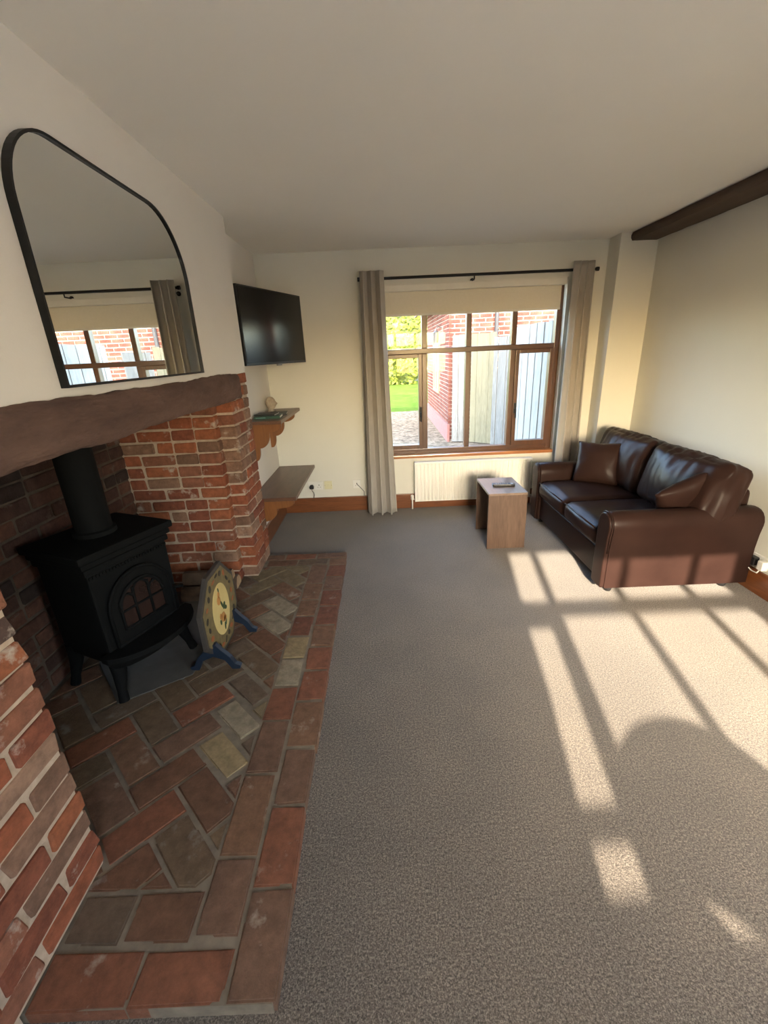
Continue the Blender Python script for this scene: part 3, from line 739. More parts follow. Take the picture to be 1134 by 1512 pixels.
# ------------------------------------------------------------------ arched mirror on the breast
my0, my1, mz0, mz1, mr_ = 1.345, 2.412, 1.490, 2.180, 0.285
def arch_mirror(d):
    pts = [(my0 + d, mz0 + d), (my1 - d, mz0 + d)]
    r = mr_ - d; ml_ = 0.215
    for k in range(15):
        a = (PI / 2) * k / 14; pts.append((my1 - mr_ + r * math.cos(a), mz1 - mr_ + r * math.sin(a)))
    for k in range(15):
        a = PI / 2 + (PI / 2) * k / 14; pts.append((my0 + ml_ + (ml_ - d) * math.cos(a), mz1 - ml_ + (ml_ - d) * math.sin(a)))
    return pts
mirror = thing('wall_mirror', 'arched-top mirror in a thin black metal frame on the chimney breast', 'mirror', (XB, (my0 + my1) / 2, mz0))
o_, i_ = arch_mirror(0), arch_mirror(0.008); n = len(o_)
x0, x1 = XB + 0.001, XB + 0.024
vs_ = [(x0, *p) for p in o_] + [(x1, *p) for p in o_] + [(x0, *p) for p in i_] + [(x1, *p) for p in i_]
fs_ = []
for k in range(n):
    j = (k + 1) % n
    fs_ += [(k, j, j + n, k + n), (k + n, j + n, j + 3 * n, k + 3 * n), (k + 3 * n, j + 3 * n, j + 2 * n, k + 2 * n), (k + 2 * n, j + 2 * n, j, k)]
MB().add(vs_, fs_).obj('frame', 'black_metal', mirror)
MB().prism(i_, XB + 0.004, XB + 0.016, 'X').obj('mirror_glass', 'mirror_glass', mirror)

# ------------------------------------------------------------------ television on a swing arm
tv = thing('television', 'black flat-screen television angled out of the alcove on a wall arm', 'television', (-0.80, 3.70, 1.5))
ta = Vector((-0.655, 4.125, 0)); tb = Vector((-0.952, 3.30, 0))
tl = (ta - tb).length; tang = math.atan2((ta - tb).y, (ta - tb).x)
TM = Matrix.Translation(tb) @ Matrix.Rotation(tang, 4, 'Z')       # x along the set, -y toward the room
MB().box(0, tl, 0, 0.03, 1.500, 2.035, TM).obj('case', 'black_plastic', tv, bevel=0.006)
MB().box(0.012, tl - 0.012, -0.002, 0.001, 1.518, 2.024, TM).obj('screen', 'tv_screen', tv)
MB().box(tl / 2 - 0.03, tl / 2 + 0.03, -0.004, 0.012, 1.488, 1.502, TM).obj('badge', 'grey_button', tv, bevel=0.002)
MB().box(tl * .2, tl * .8, 0.028, 0.06, 1.58, 1.92, TM).obj('rear_housing', 'black_plastic', tv, bevel=0.01)
ar = MB(); pc = TM @ Vector((tl * 0.5, 0.06, 1.75)); ar.tube([(XA + 0.01, 3.72, 1.75), (pc.x, pc.y, 1.75)], 0.018, 8)
ar.box(XA, XA + 0.02, 3.60, 3.82, 1.66, 1.84)
ar.obj('wall_arm', 'black_metal', tv)

# ------------------------------------------------------------------ alcove shelves
def bracket_shape(w, h):
    """two hanging lobes and a small tail against the wall"""
    pts = [(0, 0), (w, 0), (w, -0.015)]
    def lobe(xa, za, xb, zb, n=7):      # quarter ellipse bulging outward
        for k in range(1, n + 1):
            a = (PI / 2) * k / n; pts.append((xb + (xa - xb) * math.cos(a), za + (zb - za) * math.sin(a)))
    lobe(w, -0.02, w * 0.58, -h * 0.25)
    pts.append((w * 0.58, -h * 0.30)); lobe(w * 0.58, -h * 0.30, w * 0.22, -h * 0.66)
    pts.append((w * 0.22, -h * 0.70)); lobe(w * 0.22, -h * 0.70, w * 0.06, -h)
    pts.append((0, -h)); return pts
def shelf(name, label, ztop, xf, y0, y1, th, bys, bh, lip=0.0):
    s = thing(name, label, 'shelf', (XA, (y0 + y1) / 2, ztop - th))
    MB().box(XA + 0.001, xf, y0, y1, ztop - th, ztop).obj('board', 'shelf_wood', s, bevel=0.006)
    sh = bracket_shape(xf - XA - 0.022, bh)
    for y in bys:
        MB().prism([(XA + 0.001 + p[0], ztop - th + p[1]) for p in sh], y, y + 0.022, 'Y').obj('bracket', 'bracket_wood', s, bevel=0.003)
    return s
su = shelf('wall_shelf', 'upper brown wooden wall shelf with scalloped brackets holding books', 1.085, -0.788, 3.44, 4.30, 0.028, (3.53, 4.11), 0.31)
sl = shelf('wall_shelf', 'lower wide brown wooden wall shelf just above the skirting, empty', 0.508, -0.702, 3.26, 4.325, 0.03, (3.27, 4.1), 0.26)
# books and head
def book(name, label, x0, x1, y0, y1, z0, z1, cover, rz):
    c = Vector(((x0 + x1) / 2, (y0 + y1) / 2, z0))
    b_ = thing(name, label, 'book', c, 'books on the upper shelf')
    mt = Matrix.Translation(c) @ Matrix.Rotation(rz, 4, 'Z') @ Matrix.Translation(-c)
    q = MB(); t = 0.003
    q.box(x0, x1, y0, y1, z0, z0 + t, mt); q.box(x0, x1, y0, y1, z1 - t, z1, mt); q.box(x0, x1, y0, y0 + t, z0 + t, z1 - t, mt)
    q.obj('cover', cover, b_)
    MB().box(x0 + 0.004, x1 - 0.004, y0 + t, y1 - 0.005, z0 + t, z1 - t, mt).obj('pages', 'paper', b_)
    return b_, mt
bk1, mt = book('book', 'dark green hardback lowest in the stack on the upper shelf', -1.035, -0.825, 3.56, 3.72, 1.085, 1.107, 'book_green', 0.05)
MB().box(-1.02, -0.94, 3.5594, 3.5602, 1.092, 1.100, mt).obj('spine_band', 'book_teal_band', bk1)
bk2, mt = book('book', 'thin black paperback on top of the green hardback', -1.03, -0.86, 3.58, 3.73, 1.1072, 1.120, 'book_dark', -0.06)
bk3, mt = book('book', 'pale-edged black book lying behind the green hardback', -0.96, -0.815, 3.76, 3.90, 1.085, 1.106, 'book_dark', 0.12)
hd_ = thing('carved_head', 'small carved stone head on the upper shelf behind the books', 'sculpture', (-1.0, 4.05, 1.085))
bm = bmesh.new(); bmesh.ops.create_uvsphere(bm, u_segments=28, v_segments=20, radius=1)
for v in bm.verts:
    x, y, z = v.co
    X_, Y_, Z_ = x * 0.046, y * 0.037, z * 0.058
    if z < -0.2: X_ *= 1 - 0.25 * (-z - 0.2); Y_ *= 1 - 0.3 * (-z - 0.2)
    if x > 0.5:                                             # face to the room
        X_ += 0.016 * math.exp(-((y / 0.22) ** 2 + ((z + 0.05) / 0.22) ** 2))    # nose
        X_ -= 0.010 * math.exp(-(((abs(y) - 0.38) / 0.2) ** 2 + ((z - 0.2) / 0.14) ** 2))  # eye hollows
        X_ += 0.006 * math.exp(-((y / 0.3) ** 2 + ((z + 0.42) / 0.08) ** 2))     # lips
        X_ += 0.008 * math.exp(-((y / 0.3) ** 2 + ((z + 0.72) / 0.14) ** 2))     # chin
    v.co = (-1.0 + X_, 4.05 + Y_, 1.162 + Z_)
me = bpy.data.meshes.new('head'); bm.to_mesh(me); bm.free()
for p in me.polygons: p.use_smooth = True
link('head', with_mat(me, 'stone_head'), hd_)
MB().lathe([(0.034, 0), (0.034, 0.012), (0.024, 0.02), (0.022, 0.045)], 16, (-1.005, 4.05, 1.085)).obj('neck', 'stone_head', hd_, smooth=True)
for s_y in (-1, 1):
    e_ = MB(); e_.lathe([(0.004, -0.012), (0.009, -0.006), (0.009, 0.006), (0.004, 0.012)], 8, (-1.008, 4.05 + s_y * 0.036, 1.163)); e_.obj('ear', 'stone_head', hd_, smooth=True)

# ------------------------------------------------------------------ sockets
def socket(x0, x1, z0, z1, label, m, gangs, y=YB):
    s = thing('wall_socket', label, 'socket', ((x0 + x1) / 2, y, z0))
    MB().box(x0, x1, y - 0.010, y - 0.0005, z0, z1).obj('plate', m, s, bevel=0.003)
    w = (x1 - x0) / max(1, gangs)
    for k in range(gangs):
        cx = x0 + (k + 0.5) * w
        h = MB(); h.box(cx - 0.004, cx + 0.004, y - 0.0115, y - 0.0095, z0 + 0.045, z0 + 0.056)
        h.box(cx - 0.016, cx - 0.009, y - 0.0115, y - 0.0095, z0 + 0.026, z0 + 0.031); h.box(cx + 0.009, cx + 0.016, y - 0.0115, y - 0.0095, z0 + 0.026, z0 + 0.031)
        h.obj('pin_holes', 'black_plastic', s)
        MB().box(cx + (0.012 if gangs > 1 else -0.006), cx + (0.024 if gangs > 1 else 0.006), y - 0.014, y - 0.009, z0 + 0.062, z0 + 0.078).obj('switch', 'white_plastic', s, bevel=0.001)
    return s
socket(-0.787, -0.641, 0.240, 0.326, 'white double socket with a black plug beside the lower shelf', 'white_plastic', 2)
s2 = thing('blank_plate', 'yellowed blanking plate beside the double socket', 'wall plate', (-0.582, YB, 0.24))
MB().box(-0.622, -0.542, YB - 0.011, YB - 0.0005, 0.242, 0.328).obj('plate', 'cream_plastic', s2, bevel=0.003)
MB().box(-0.600, -0.564, YB - 0.013, YB - 0.010, 0.268, 0.302).obj('inset', 'cream_plastic', s2, bevel=0.002)
for sx in (-0.615, -0.549): MB().tube([(sx, YB - 0.0125, 0.285), (sx, YB - 0.010, 0.285)], 0.003, 8).obj('screw', 'brass', s2)
socket(-0.324, -0.246, 0.241, 0.327, 'white single outlet with a thin grey cable beside the left curtain', 'white_plastic', 1)
pl = thing('mains_plug', 'black mains plug in the double socket with a drooping cable', 'plug', (-0.752, YB - 0.012, 0.25))
MB().prism([(-0.772, 0.256), (-0.732, 0.256), (-0.728, 0.28), (-0.740, 0.300), (-0.764, 0.300), (-0.776, 0.28)], YB - 0.042, YB - 0.0115, 'Y').obj('body', 'black_plastic', pl, bevel=0.005)
MB().tube([(-0.752, YB - 0.03, 0.258), (-0.750, YB - 0.03, 0.235), (-0.735, YB - 0.03, 0.215), (-0.732, YB - 0.028, 0.19), (-0.742, YB - 0.026, 0.155)], 0.0035, 6).obj('cable', 'black_plastic', pl, smooth=True)
cb = MB().tube([(-0.285, YB - 0.014, 0.285), (-0.27, YB - 0.03, 0.275), (-0.235, YB - 0.03, 0.235), (-0.212, YB - 0.028, 0.205), (-0.214, YB - 0.026, 0.157)], 0.0035, 6).obj('aerial_cable', 'grey_button', smooth=True)
tag(cb, 'thin grey cable hanging from the single outlet by the curtain', 'cable')

# ------------------------------------------------------------------ curtains, rod, blind
def curtain(name, label, top, bot, zt, zb, yc, folds, amp, phase, flare=1.25, lead=0.0):
    c = thing(name, label, 'curtain', ((bot[0] + bot[1]) / 2, yc, zb), 'pair of curtains at the window')
    nu, nv = folds * 14, 30; vs = []; fs = []
    for j in range(nv + 1):
        t = j / nv; z = zt + (zb - zt) * t
        x0 = top[0] + (bot[0] - top[0]) * t ** 1.3; x1 = top[1] + (bot[1] - top[1]) * t ** 1.3
        for i in range(nu + 1):
            u = i / nu
            a = amp * (1 + (flare - 1) * t) * (0.85 + 0.3 * noise.noise(Vector((u * 3 + phase, t * 1.2, phase))))
            ph = 2 * PI * folds * (u + 0.012 * math.sin(3 * t + 5 * u)) + phase
            x = x0 + (x1 - x0) * u + 0.017 * math.sin(2 * ph) * (0.6 + t * 0.4)
            y = yc + a * math.sin(ph) + lead * (1 - u) ** 3
            vs.append((x, y, z + 0.004 * math.sin(ph)))
    for j in range(nv):
        for i in range(nu):
            k = j * (nu + 1) + i; fs.append((k, k + 1, k + nu + 2, k + nu + 1))
    o = MB().add(vs, fs).obj('cloth', 'curtain_cloth', c, smooth=True)
    sm = o.modifiers.new('thickness', 'SOLIDIFY'); sm.thickness = 0.003
    return c
curtain('curtain', 'taupe eyelet curtain hanging to the floor beside the alcove sockets', (-0.128, 0.078), (-0.165, 0.128), 2.207, 0.012, 4.160, 3, 0.048, 2.6)
curtain('curtain', 'taupe eyelet curtain gathered against the pier, ending behind the sofa', (1.70, 1.875), (1.695, 1.92), 2.212, 0.012, 4.172, 3, 0.046, 0.9, 1.0, lead=-0.02)
rod = thing('curtain_rod', 'black metal curtain pole above the window', 'curtain rod', (0.89, 4.235, 2.155))
MB().tube([(-0.14, 4.235, 2.155), (1.925, 4.235, 2.155)], 0.0115, 14).obj('pole', 'black_metal', rod, smooth=True, auto=rad(40))
for x in (-0.158, 1.918):
    MB().tube([(x, 4.235, 2.155), (x + 0.022, 4.235, 2.155)], 0.017, 14).obj('finial', 'black_metal', rod, smooth=True, auto=rad(40))
MB().tube([(1.735, 4.235, 2.155), (1.755, 4.235, 2.155)], 0.016, 14).obj('joint', 'black_metal', rod, smooth=True, auto=rad(40))
for x in (-0.10, 0.86, 1.90):
    q = MB(); q.tube([(x, 4.235, 2.143), (x, 4.235, 2.120), (x, YB - 0.002, 2.120)], 0.006, 8); q.tube([(x, YB - 0.006, 2.120), (x, YB - 0.001, 2.120)], 0.02, 12)
    q.obj('bracket', 'black_metal', rod)
bl = thing('roller_blind', 'cream roller blind pulled a little way down the window', 'blind', (0.86, 4.345, 1.86))
MB().box(0.012, 1.70, 4.30, YB - 0.001 + 0.04, 2.055, 2.112).obj('cassette', 'blind_box', bl, bevel=0.008)
MB().box(0.006, 1.71, 4.318, YB + 0.03, 2.112, 2.119).obj('cassette_top', 'blind_box', bl)
MB().box(0.03, 1.675, 4.350, 4.3512, 1.872, 2.07).obj('fabric', 'blind_cloth', bl)
MB().box(0.03, 1.675, 4.345, 4.356, 1.855, 1.875).obj('bottom_bar', 'blind_box', bl, bevel=0.003)

# ------------------------------------------------------------------ radiator
ra = thing('radiator', 'cream ribbed panel radiator under the window board', 'radiator', (0.905, 4.28, 0.08))
rx0, rx1, rz0, rz1 = 0.312, 1.497, 0.085, 0.495
nf = 30; vs = []; fs = []
prof = []
for k in range(nf * 8 + 1):
    u = k / (nf * 8); ph = (u * nf) % 1.0
    d = 0.5 - 0.5 * math.cos(2 * PI * ph); d = min(1, max(0, (d - 0.1) * 2.2))
    prof.append((rx0 + 0.012 + (rx1 - rx0 - 0.024) * u, 4.262 - 0.015 * d))
nz = [0.0, 0.018, 0.035, 0.06, 0.94, 0.965, 0.982, 1.0]; amp_ = [0, 0, .35, 1, 1, .35, 0, 0]
for t, am in zip(nz, amp_):
    for x, y in prof: vs.append((x, 4.262 - (4.262 - y) * am if am else 4.262 - 0.004, rz0 + (rz1 - rz0) * t))
P_ = len(prof)
for j in range(len(nz) - 1):
    for i in range(P_ - 1): fs.append((j * P_ + i, j * P_ + i + 1, (j + 1) * P_ + i + 1, (j + 1) * P_ + i))
MB().add(vs, fs).obj('ribbed_panel', 'radiator_paint', ra, smooth=True)
MB().box(rx0 + 0.006, rx1 - 0.006, 4.263, 4.30, rz0, rz1 - 0.004).obj('body', 'radiator_paint', ra)
MB().box(rx0, rx1, 4.246, 4.306, rz1 - 0.012, rz1 + 0.006).obj('top_cap', 'radiator_paint', ra, bevel=0.004)
for x in (rx0, rx1 - 0.010): MB().box(x, x + 0.010, 4.248, 4.305, rz0, rz1 - 0.012).obj('side_panel', 'radiator_paint', ra, bevel=0.003)
v_ = MB(); v_.tube([(0.285, 4.28, 0.0), (0.285, 4.28, 0.105), (0.315, 4.28, 0.105)], 0.008, 10)
v_.obj('pipe', 'pipe_white', ra, smooth=True)
MB().lathe([(0.014, 0), (0.017, 0.006), (0.017, 0.045), (0.012, 0.052)], 14, (0.285, 4.28, 0.10)).obj('valve', 'white_plastic', ra, smooth=True)
MB().tube([(1.52, 4.28, 0.0), (1.52, 4.28, 0.105), (1.495, 4.28, 0.105)], 0.008, 10).obj('pipe', 'pipe_white', ra, smooth=True)

# ------------------------------------------------------------------ side table and remote
tb_ = thing('side_table', 'walnut-look side table made of a top and two side panels', 'table', (0.97, 3.46, 0))
tx0, tx1, ty0, ty1, tz, tt = 0.818, 1.125, 3.235, 3.682, 0.474, 0.018
MB().box(tx0, tx1, ty0, ty1, tz - tt, tz).obj('table_top', 'walnut_top_sheen', tb_, bevel=0.002)
MB().box(tx0, tx1, ty0, ty0 + tt, 0.0, tz - tt).obj('side_panel', 'walnut', tb_, bevel=0.002)
MB().box(tx0, tx1, ty1 - tt, ty1, 0.0, tz - tt).obj('side_panel', 'walnut', tb_, bevel=0.002)
rmc = Vector((0.985, 3.435, tz)); rm = thing('remote_control', 'black remote control lying on the side table', 'remote', rmc)
RMm = Matrix.Translation(rmc) @ Matrix.Rotation(rad(-6), 4, 'Z')
MB().prism([(-0.09, -0.024), (-0.08, -0.028), (0.06, -0.024), (0.09, -0.018), (0.095, 0.0), (0.09, 0.018), (0.06, 0.024), (-0.08, 0.028), (-0.09, 0.024)], 0.001, 0.020, 'Z', RMm).obj('body', 'black_plastic', rm, bevel=0.005)
for i in range(6):
    for j in range(3):
        p = RMm @ Vector((-0.06 + i * 0.018, -0.013 + j * 0.013, 0.0195))
        MB().lathe([(0.004, 0), (0.0035, 0.002)], 8, p).obj('button', 'grey_button', rm)
MB().lathe([(0.011, 0), (0.010, 0.0025)], 16, RMm @ Vector((0.066, 0, 0.0195))).obj('control_ring', 'silver', rm)

# ------------------------------------------------------------------ leather sofa
so = thing('sofa', 'dark brown leather two-seat sofa with rounded arms along the side wall', 'sofa', (1.86, 3.16, 0))
MB().box(1.415, 2.26, 2.57, 3.75, 0.055, 0.265).obj('base', 'leather', so, bevel=0.02, bseg=3, smooth=True)
MB().box(2.16, 2.335, 2.60, 3.86, 0.06, 0.64).obj('back_frame', 'leather', so, bevel=0.05, bseg=4, smooth=True)
def arm_profile(y_out, y_in):
    """outline across the arm: flat outside, rolled top leaning outward"""
    s = 1 if y_in > y_out else -1
    w = abs(y_in - y_out)
    P2 = [(0.012, 0.05), (w, 0.05), (w, 0.43)]
    for k in range(11):
        a = -0.15 + (PI + 0.35) * k / 10
        P2.append((w / 2 - 0.004 + (w / 2 + 0.004) * math.cos(a), 0.478 + 0.085 * math.sin(a)))
    P2 += [(0.004, 0.40), (0.012, 0.30)]
    return [(y_out + s * p[0], p[1]) for p in P2]
for yo, yi in ((2.452, 2.602), (3.868, 3.718)):
    pr = arm_profile(yo, yi)
    q = MB(); xs = [1.400, 1.415, 1.55, 1.8, 2.05, 2.22, 2.30, 2.325]; sc = [0.96, 1.0, 1.0, 0.995, 0.995, 1.0, 0.985, 0.93]
    cy_ = (yo + yi) / 2; n = len(pr)
    for x, k in zip(xs, sc):
        for (y, z) in pr: q.v.append((x, cy_ + (y - cy_) * k, 0.05 + (z - 0.05) * (1 - (1 - k) * 0.4)))
    for j in range(len(xs) - 1):
        for i in range(n): q.f.append((j * n + i, j * n + (i + 1) % n, (j + 1) * n + (i + 1) % n, (j + 1) * n + i))
    q.f.append(tuple(range(n - 1, -1, -1))); q.f.append(tuple((len(xs) - 1) * n + i for i in range(n)))
    arm = q.obj('arm', 'leather', so, smooth=True, auto=rad(55))
    q = MB(); q.prism([(cy_ + (y - cy_) * 0.93, 0.052 + (z - 0.05) * 0.985) for y, z in pr], 1.372, 1.402, 'X')
    q.obj('arm_front', 'leather', arm, bevel=0.012, bseg=3, smooth=True)
    pth = [(1.388, cy_ + (y - cy_) * 0.99, 0.05 + (z - 0.05) * 0.998) for y, z in pr[1:]]
    MB().tube(pth, 0.0055, 6).obj('piping', 'leather', arm, smooth=True)
for (ya, yb, sd_) in ((2.605, 3.158, 1.0), (3.162, 3.715, 4.0)):
    me = soft_box(1.705, (ya + yb) / 2, 0.345, 0.65, yb - ya, 0.15, 0.05, 14, (0.012, 0.004, 0.022), 0.004, 7, sd_)
    sc_ = link('seat_cushion', with_mat(me, 'leather'), so)
    e = 0.028
    MB().tube([(1.375 + 0.004, ya + e, 0.408), (1.373, (ya + yb) / 2, 0.412), (1.379, yb - e, 0.408)], 0.005, 6).obj('piping', 'leather', sc_, smooth=True)
for (ya, yb, sd_) in ((2.45, 3.205, 2.0), (3.195, 3.95, 7.0)):
    tilt = Matrix.Rotation(rad(14), 4, 'Y')
    me = soft_box(2.075, (ya + yb) / 2, 0.615, 0.21, yb - ya, 0.445, 0.065, 34, (0.065, 0.006, 0.010), 0.014, 6.5, sd_, tilt, 2.0)
    bc_ = link('back_cushion', with_mat(me, 'leather'), so)
for x in (1.46, 2.22):
    for y in (2.53, 3.79):
        MB().lathe([(0.022, 0), (0.03, 0.03), (0.034, 0.06)], 14, (x, y, 0.0)).obj('foot', 'black_plastic', so, smooth=True)
def pillow(label, c, size, mtx, sd_):
    bm = bmesh.new(); n = 20
    gr = {}
    for side in (-1, 1):
        for i in range(n + 1):
            for j in range(n + 1):
                u, v = -1 + 2 * i / n, -1 + 2 * j / n
                if side == 1 and (i in (0, n) or j in (0, n)): gr[(side, i, j)] = gr[(-1, i, j)]; continue
                pin = 1 - 0.07 * ((1 - abs(u)) * abs(v) + (1 - abs(v)) * abs(u))
                t = ((1 - u * u) * (1 - v * v)) ** 0.45 * 0.075
                w = 0.006 * noise.noise(Vector((u * 3 + sd_, v * 3, side)))
                gr[(side, i, j)] = bm.verts.new((u * size / 2 * pin, v * size / 2 * pin, side * (t + w * (t > 0))))
    for side in (-1, 1):
        for i in range(n):
            for j in range(n):
                bm.faces.new([gr[(side, i, j)], gr[(side, i + 1, j)], gr[(side, i + 1, j + 1)], gr[(side, i, j + 1)]])
    bmesh.ops.recalc_face_normals(bm, faces=bm.faces[:])
    bm.transform(Matrix.Translation(c) @ mtx)
    me = bpy.data.meshes.new('throw_pillow'); bm.to_mesh(me); bm.free()
    for p in me.polygons: p.use_smooth = True
    t_ = tag(link('throw_pillow', with_mat(me, 'leather')), label, 'cushion', 'leather pillows on the sofa')
    return t_
# far pillow: bottom edge on the seat from (1.65,3.63) to (1.87,3.43), leaning back
def basis(xa, na, c):
    xa = Vector(xa).normalized(); na = Vector(na).normalized(); ya = na.cross(xa).normalized()
    return Matrix(((xa.x, ya.x, na.x, 0), (xa.y, ya.y, na.y, 0), (xa.z, ya.z, na.z, 0), (0, 0, 0, 1)))
pillow('square dark leather pillow standing in the corner by the window-end arm', (1.815, 3.575, 0.595), 0.36, basis((0.76, -0.65, 0.04), (-0.60, -0.70, 0.36), 0), 1.0)
pillow('dark leather pillow tipped behind the arm at the open end of the sofa', (1.95, 2.66, 0.575), 0.39, basis((0.88, -0.06, 0.42), (-0.16, 0.82, 0.45), 0), 5.0)

# ------------------------------------------------------------------ wall outlet and cable behind the sofa's open end
sr = thing('wall_socket', 'white socket low on the side wall beside the sofa with a white cable', 'socket', (XR, 2.42, 0.16))
MB().box(XR - 0.011, XR - 0.0005, 2.36, 2.50, 0.165, 0.25).obj('plate', 'white_plastic', sr, bevel=0.003)
MB().box(XR - 0.05, XR - 0.011, 2.375, 2.415, 0.175, 0.235).obj('plug', 'white_plastic', sr, bevel=0.006)
MB().box(XR - 0.045, XR - 0.011, 2.445, 2.49, 0.18, 0.235).obj('plug', 'black_plastic', sr, bevel=0.006)
MB().tube([(XR - 0.04, 2.395, 0.178), (XR - 0.05, 2.40, 0.155), (XR - 0.05, 2.44, 0.150), (XR - 0.045, 2.50, 0.165), (XR - 0.04, 2.56, 0.17)], 0.004, 6).obj('cable', 'white_plastic', sr, smooth=True)

# ------------------------------------------------------------------ round-backed chair by the rear window (throws the rounded shadow)
ch = thing('round_back_chair', 'round-backed upholstered chair standing by the rear window', 'chair', (0.785, -0.78, 0))
bp_ = [(0.785 + 0.31 * math.cos(a), 0.80 + 0.165 * math.sin(a)) for a in [PI * k / 20 for k in range(21)]] + [(0.495, 0.745), (0.575, 0.72), (0.743, 0.676), (0.99, 0.60), (1.075, 0.64)]
MB().prism(bp_, -1.03, -0.975, 'Y').obj('backrest', 'chair_cloth', ch, bevel=0.015, bseg=2)
MB().prism([(0.48, 0.69), (0.50, 0.70), (0.575, 0.712), (0.64, 0.675), (0.69, 0.62), (0.70, 0.48), (0.48, 0.48)], -1.03, -0.96, 'Y').obj('side_wing', 'chair_cloth', ch, bevel=0.01)
link('seat', with_mat(soft_box(0.785, -0.74, 0.43, 0.52, 0.50, 0.09, 0.035, 8, (0, 0, 0.015)), 'chair_cloth'), ch)
for x in (0.575, 0.995):
    MB().tube([(x, -1.0, 0.0), (x, -0.985, 0.45), (x, -1.005, 0.74)], 0.016, 8).obj('leg', 'black_metal', ch)
    MB().tube([(x, -0.53, 0.0), (x, -0.54, 0.40)], 0.016, 8).obj('leg', 'black_metal', ch)
# curtain at the rear window's left edge, and its blind
c3 = thing('curtain', 'taupe curtain drawn back at the rear window', 'curtain', (0.10, -1.68, 0.3))
vs = []; fs = []; nu, nv = 44, 18
for j in range(nv + 1):
    for i in range(nu + 1):
        u = i / nu; t = j / nv
        vs.append((-0.10 + 0.325 * u + 0.014 * noise.noise(Vector((u * 2, t * 9, 3))) * (u > 0.8) * 2, -1.68 + 0.03 * math.sin(2 * PI * 4 * u), 2.2 - 1.8 * t))
for j in range(nv):
    for i in range(nu):
        k = j * (nu + 1) + i; fs.append((k, k + 1, k + nu + 2, k + nu + 1))
MB().add(vs, fs).obj('cloth', 'curtain_cloth', c3, smooth=True).modifiers.new('thickness', 'SOLIDIFY').thickness = 0.003
b2_ = thing('roller_blind', 'cream roller blind at the top of the rear window', 'blind', (0.88, -1.80, 1.93))
MB().box(-0.02, 1.58, -1.81, -1.76, 2.045, 2.098).obj('cassette', 'blind_box', b2_)
MB().box(-0.01, 1.57, -1.795, -1.793, 1.95, 2.06).obj('fabric', 'blind_cloth', b2_)
MB().box(-0.01, 1.57, -1.80, -1.788, 1.936, 1.952).obj('bottom_bar', 'blind_box', b2_)

# ------------------------------------------------------------------ house roof (shades the yard)
rf = MB().prism([(-2.3, 2.52), (4.9, 2.52), (1.3, 5.0)], -2.2, 3.7, 'X')  # deep overhang on the side-door side, added to cut sky light
struct('roof', rf, 'roof_tile', 'pitched tiled roof of the cottage over the room', 'roof')

# ------------------------------------------------------------------ outdoors
GZ = -0.15
struct('ground', MB().box(-30, 30, -30, 45, GZ - 0.3, GZ), 'gravel', 'pebbly brown gravel yard outside the window', 'ground')
pt = MB()  # unseen paving, added to throw sunlight up into the room
for i in range(9):
    for j in range(22): pt.box(2.62 + i * 0.9, 2.62 + i * 0.9 + 0.885, -12 + j * 0.6, -12 + j * 0.6 + 0.585, GZ - 0.02, GZ + 0.03)
for i in range(8):
    for j in range(16): pt.box(-4.6 + i * 0.9, -4.6 + i * 0.9 + 0.885, -12 + j * 0.6, -12 + j * 0.6 + 0.585, GZ - 0.02, GZ + 0.03)
struct('bounce_paving', pt, 'paving', 'unseen pale paving added to bounce sunlight onto the ceiling', 'bounce_paving')
lw = MB()
N1, N2 = 40, 26; vs = []; fs = []
for j in range(N2 + 1):
    for i in range(N1 + 1):
        x = -12 + 24 * i / N1; y = 13.4 + 14 * j / N2
        vs.append((x, y, GZ + 0.02 + 0.03 * noise.noise(Vector((x, y, 0))) + (0 if j else -0.03)))
for j in range(N2):
    for i in range(N1):
        k = j * (N1 + 1) + i; fs.append((k, k + 1, k + N1 + 2, k + N1 + 1))
lw.add(vs, fs); struct('lawn', lw, 'lawn', 'bright green lawn beyond the gravel yard', 'lawn', smooth=True)
def shrub(label, cx, cy, rx, ry, h, nl, sd_, name='garden_shrub'):
    r = random.Random(sd_)
    s = thing(name, label, 'shrub', (cx, cy, GZ), 'shrubs at the end of the lawn')
    MB().tube([(cx, cy, GZ), (cx + 0.1, cy, GZ + h * 0.5)], [0.12, 0.06], 8).obj('stem', 'bark', s)
    bm = bmesh.new(); bmesh.ops.create_icosphere(bm, subdivisions=4, radius=1)
    for v in bm.verts:
        d = 1 + 0.22 * noise.noise(v.co * 2.2 + Vector((sd_, 0, 0))) + 0.12 * noise.noise(v.co * 6)
        v.co = Vector((cx + v.co.x * rx * d, cy + v.co.y * ry * d, max(GZ + 0.02, GZ + h * 0.5 + v.co.z * h * 0.52 * d)))
    me = bpy.data.meshes.new('foliage_mass'); bm.to_mesh(me); bm.free(); link('foliage_mass', with_mat(me, 'leaf_dark'), s)
    q = MB()
    for k in range(nl):
        z = r.uniform(-0.95, 1); a = r.uniform(PI * 0.9, PI * 2.1); ww = math.sqrt(1 - z * z)
        n = Vector((ww * math.cos(a), ww * math.sin(a), z)); d = r.uniform(0.97, 1.18)
        d *= 1 + 0.22 * noise.noise(n * 2.2 + Vector((sd_, 0, 0)))
        p = Vector((cx + n.x * rx * d, cy + n.y * ry * d, GZ + h * 0.5 + n.z * h * 0.52 * d))
        if p.z < GZ + 0.03: continue
        l = r.uniform(0.09, 0.17); t1 = Vector((r.uniform(-1, 1), r.uniform(-1, 1), r.uniform(-.7, .7))).normalized(); t2 = t1.cross(n + Vector((r.uniform(-.6, .6), 0, r.uniform(-.3, .9)))).normalized()
        q.add([p - t1 * l, p + t2 * l * 0.5, p + t1 * l, p - t2 * l * 0.5], [(0, 1, 2, 3)])
    o = q.obj('leaves', 'leaf', s); o['kind'] = 'stuff'
    return s
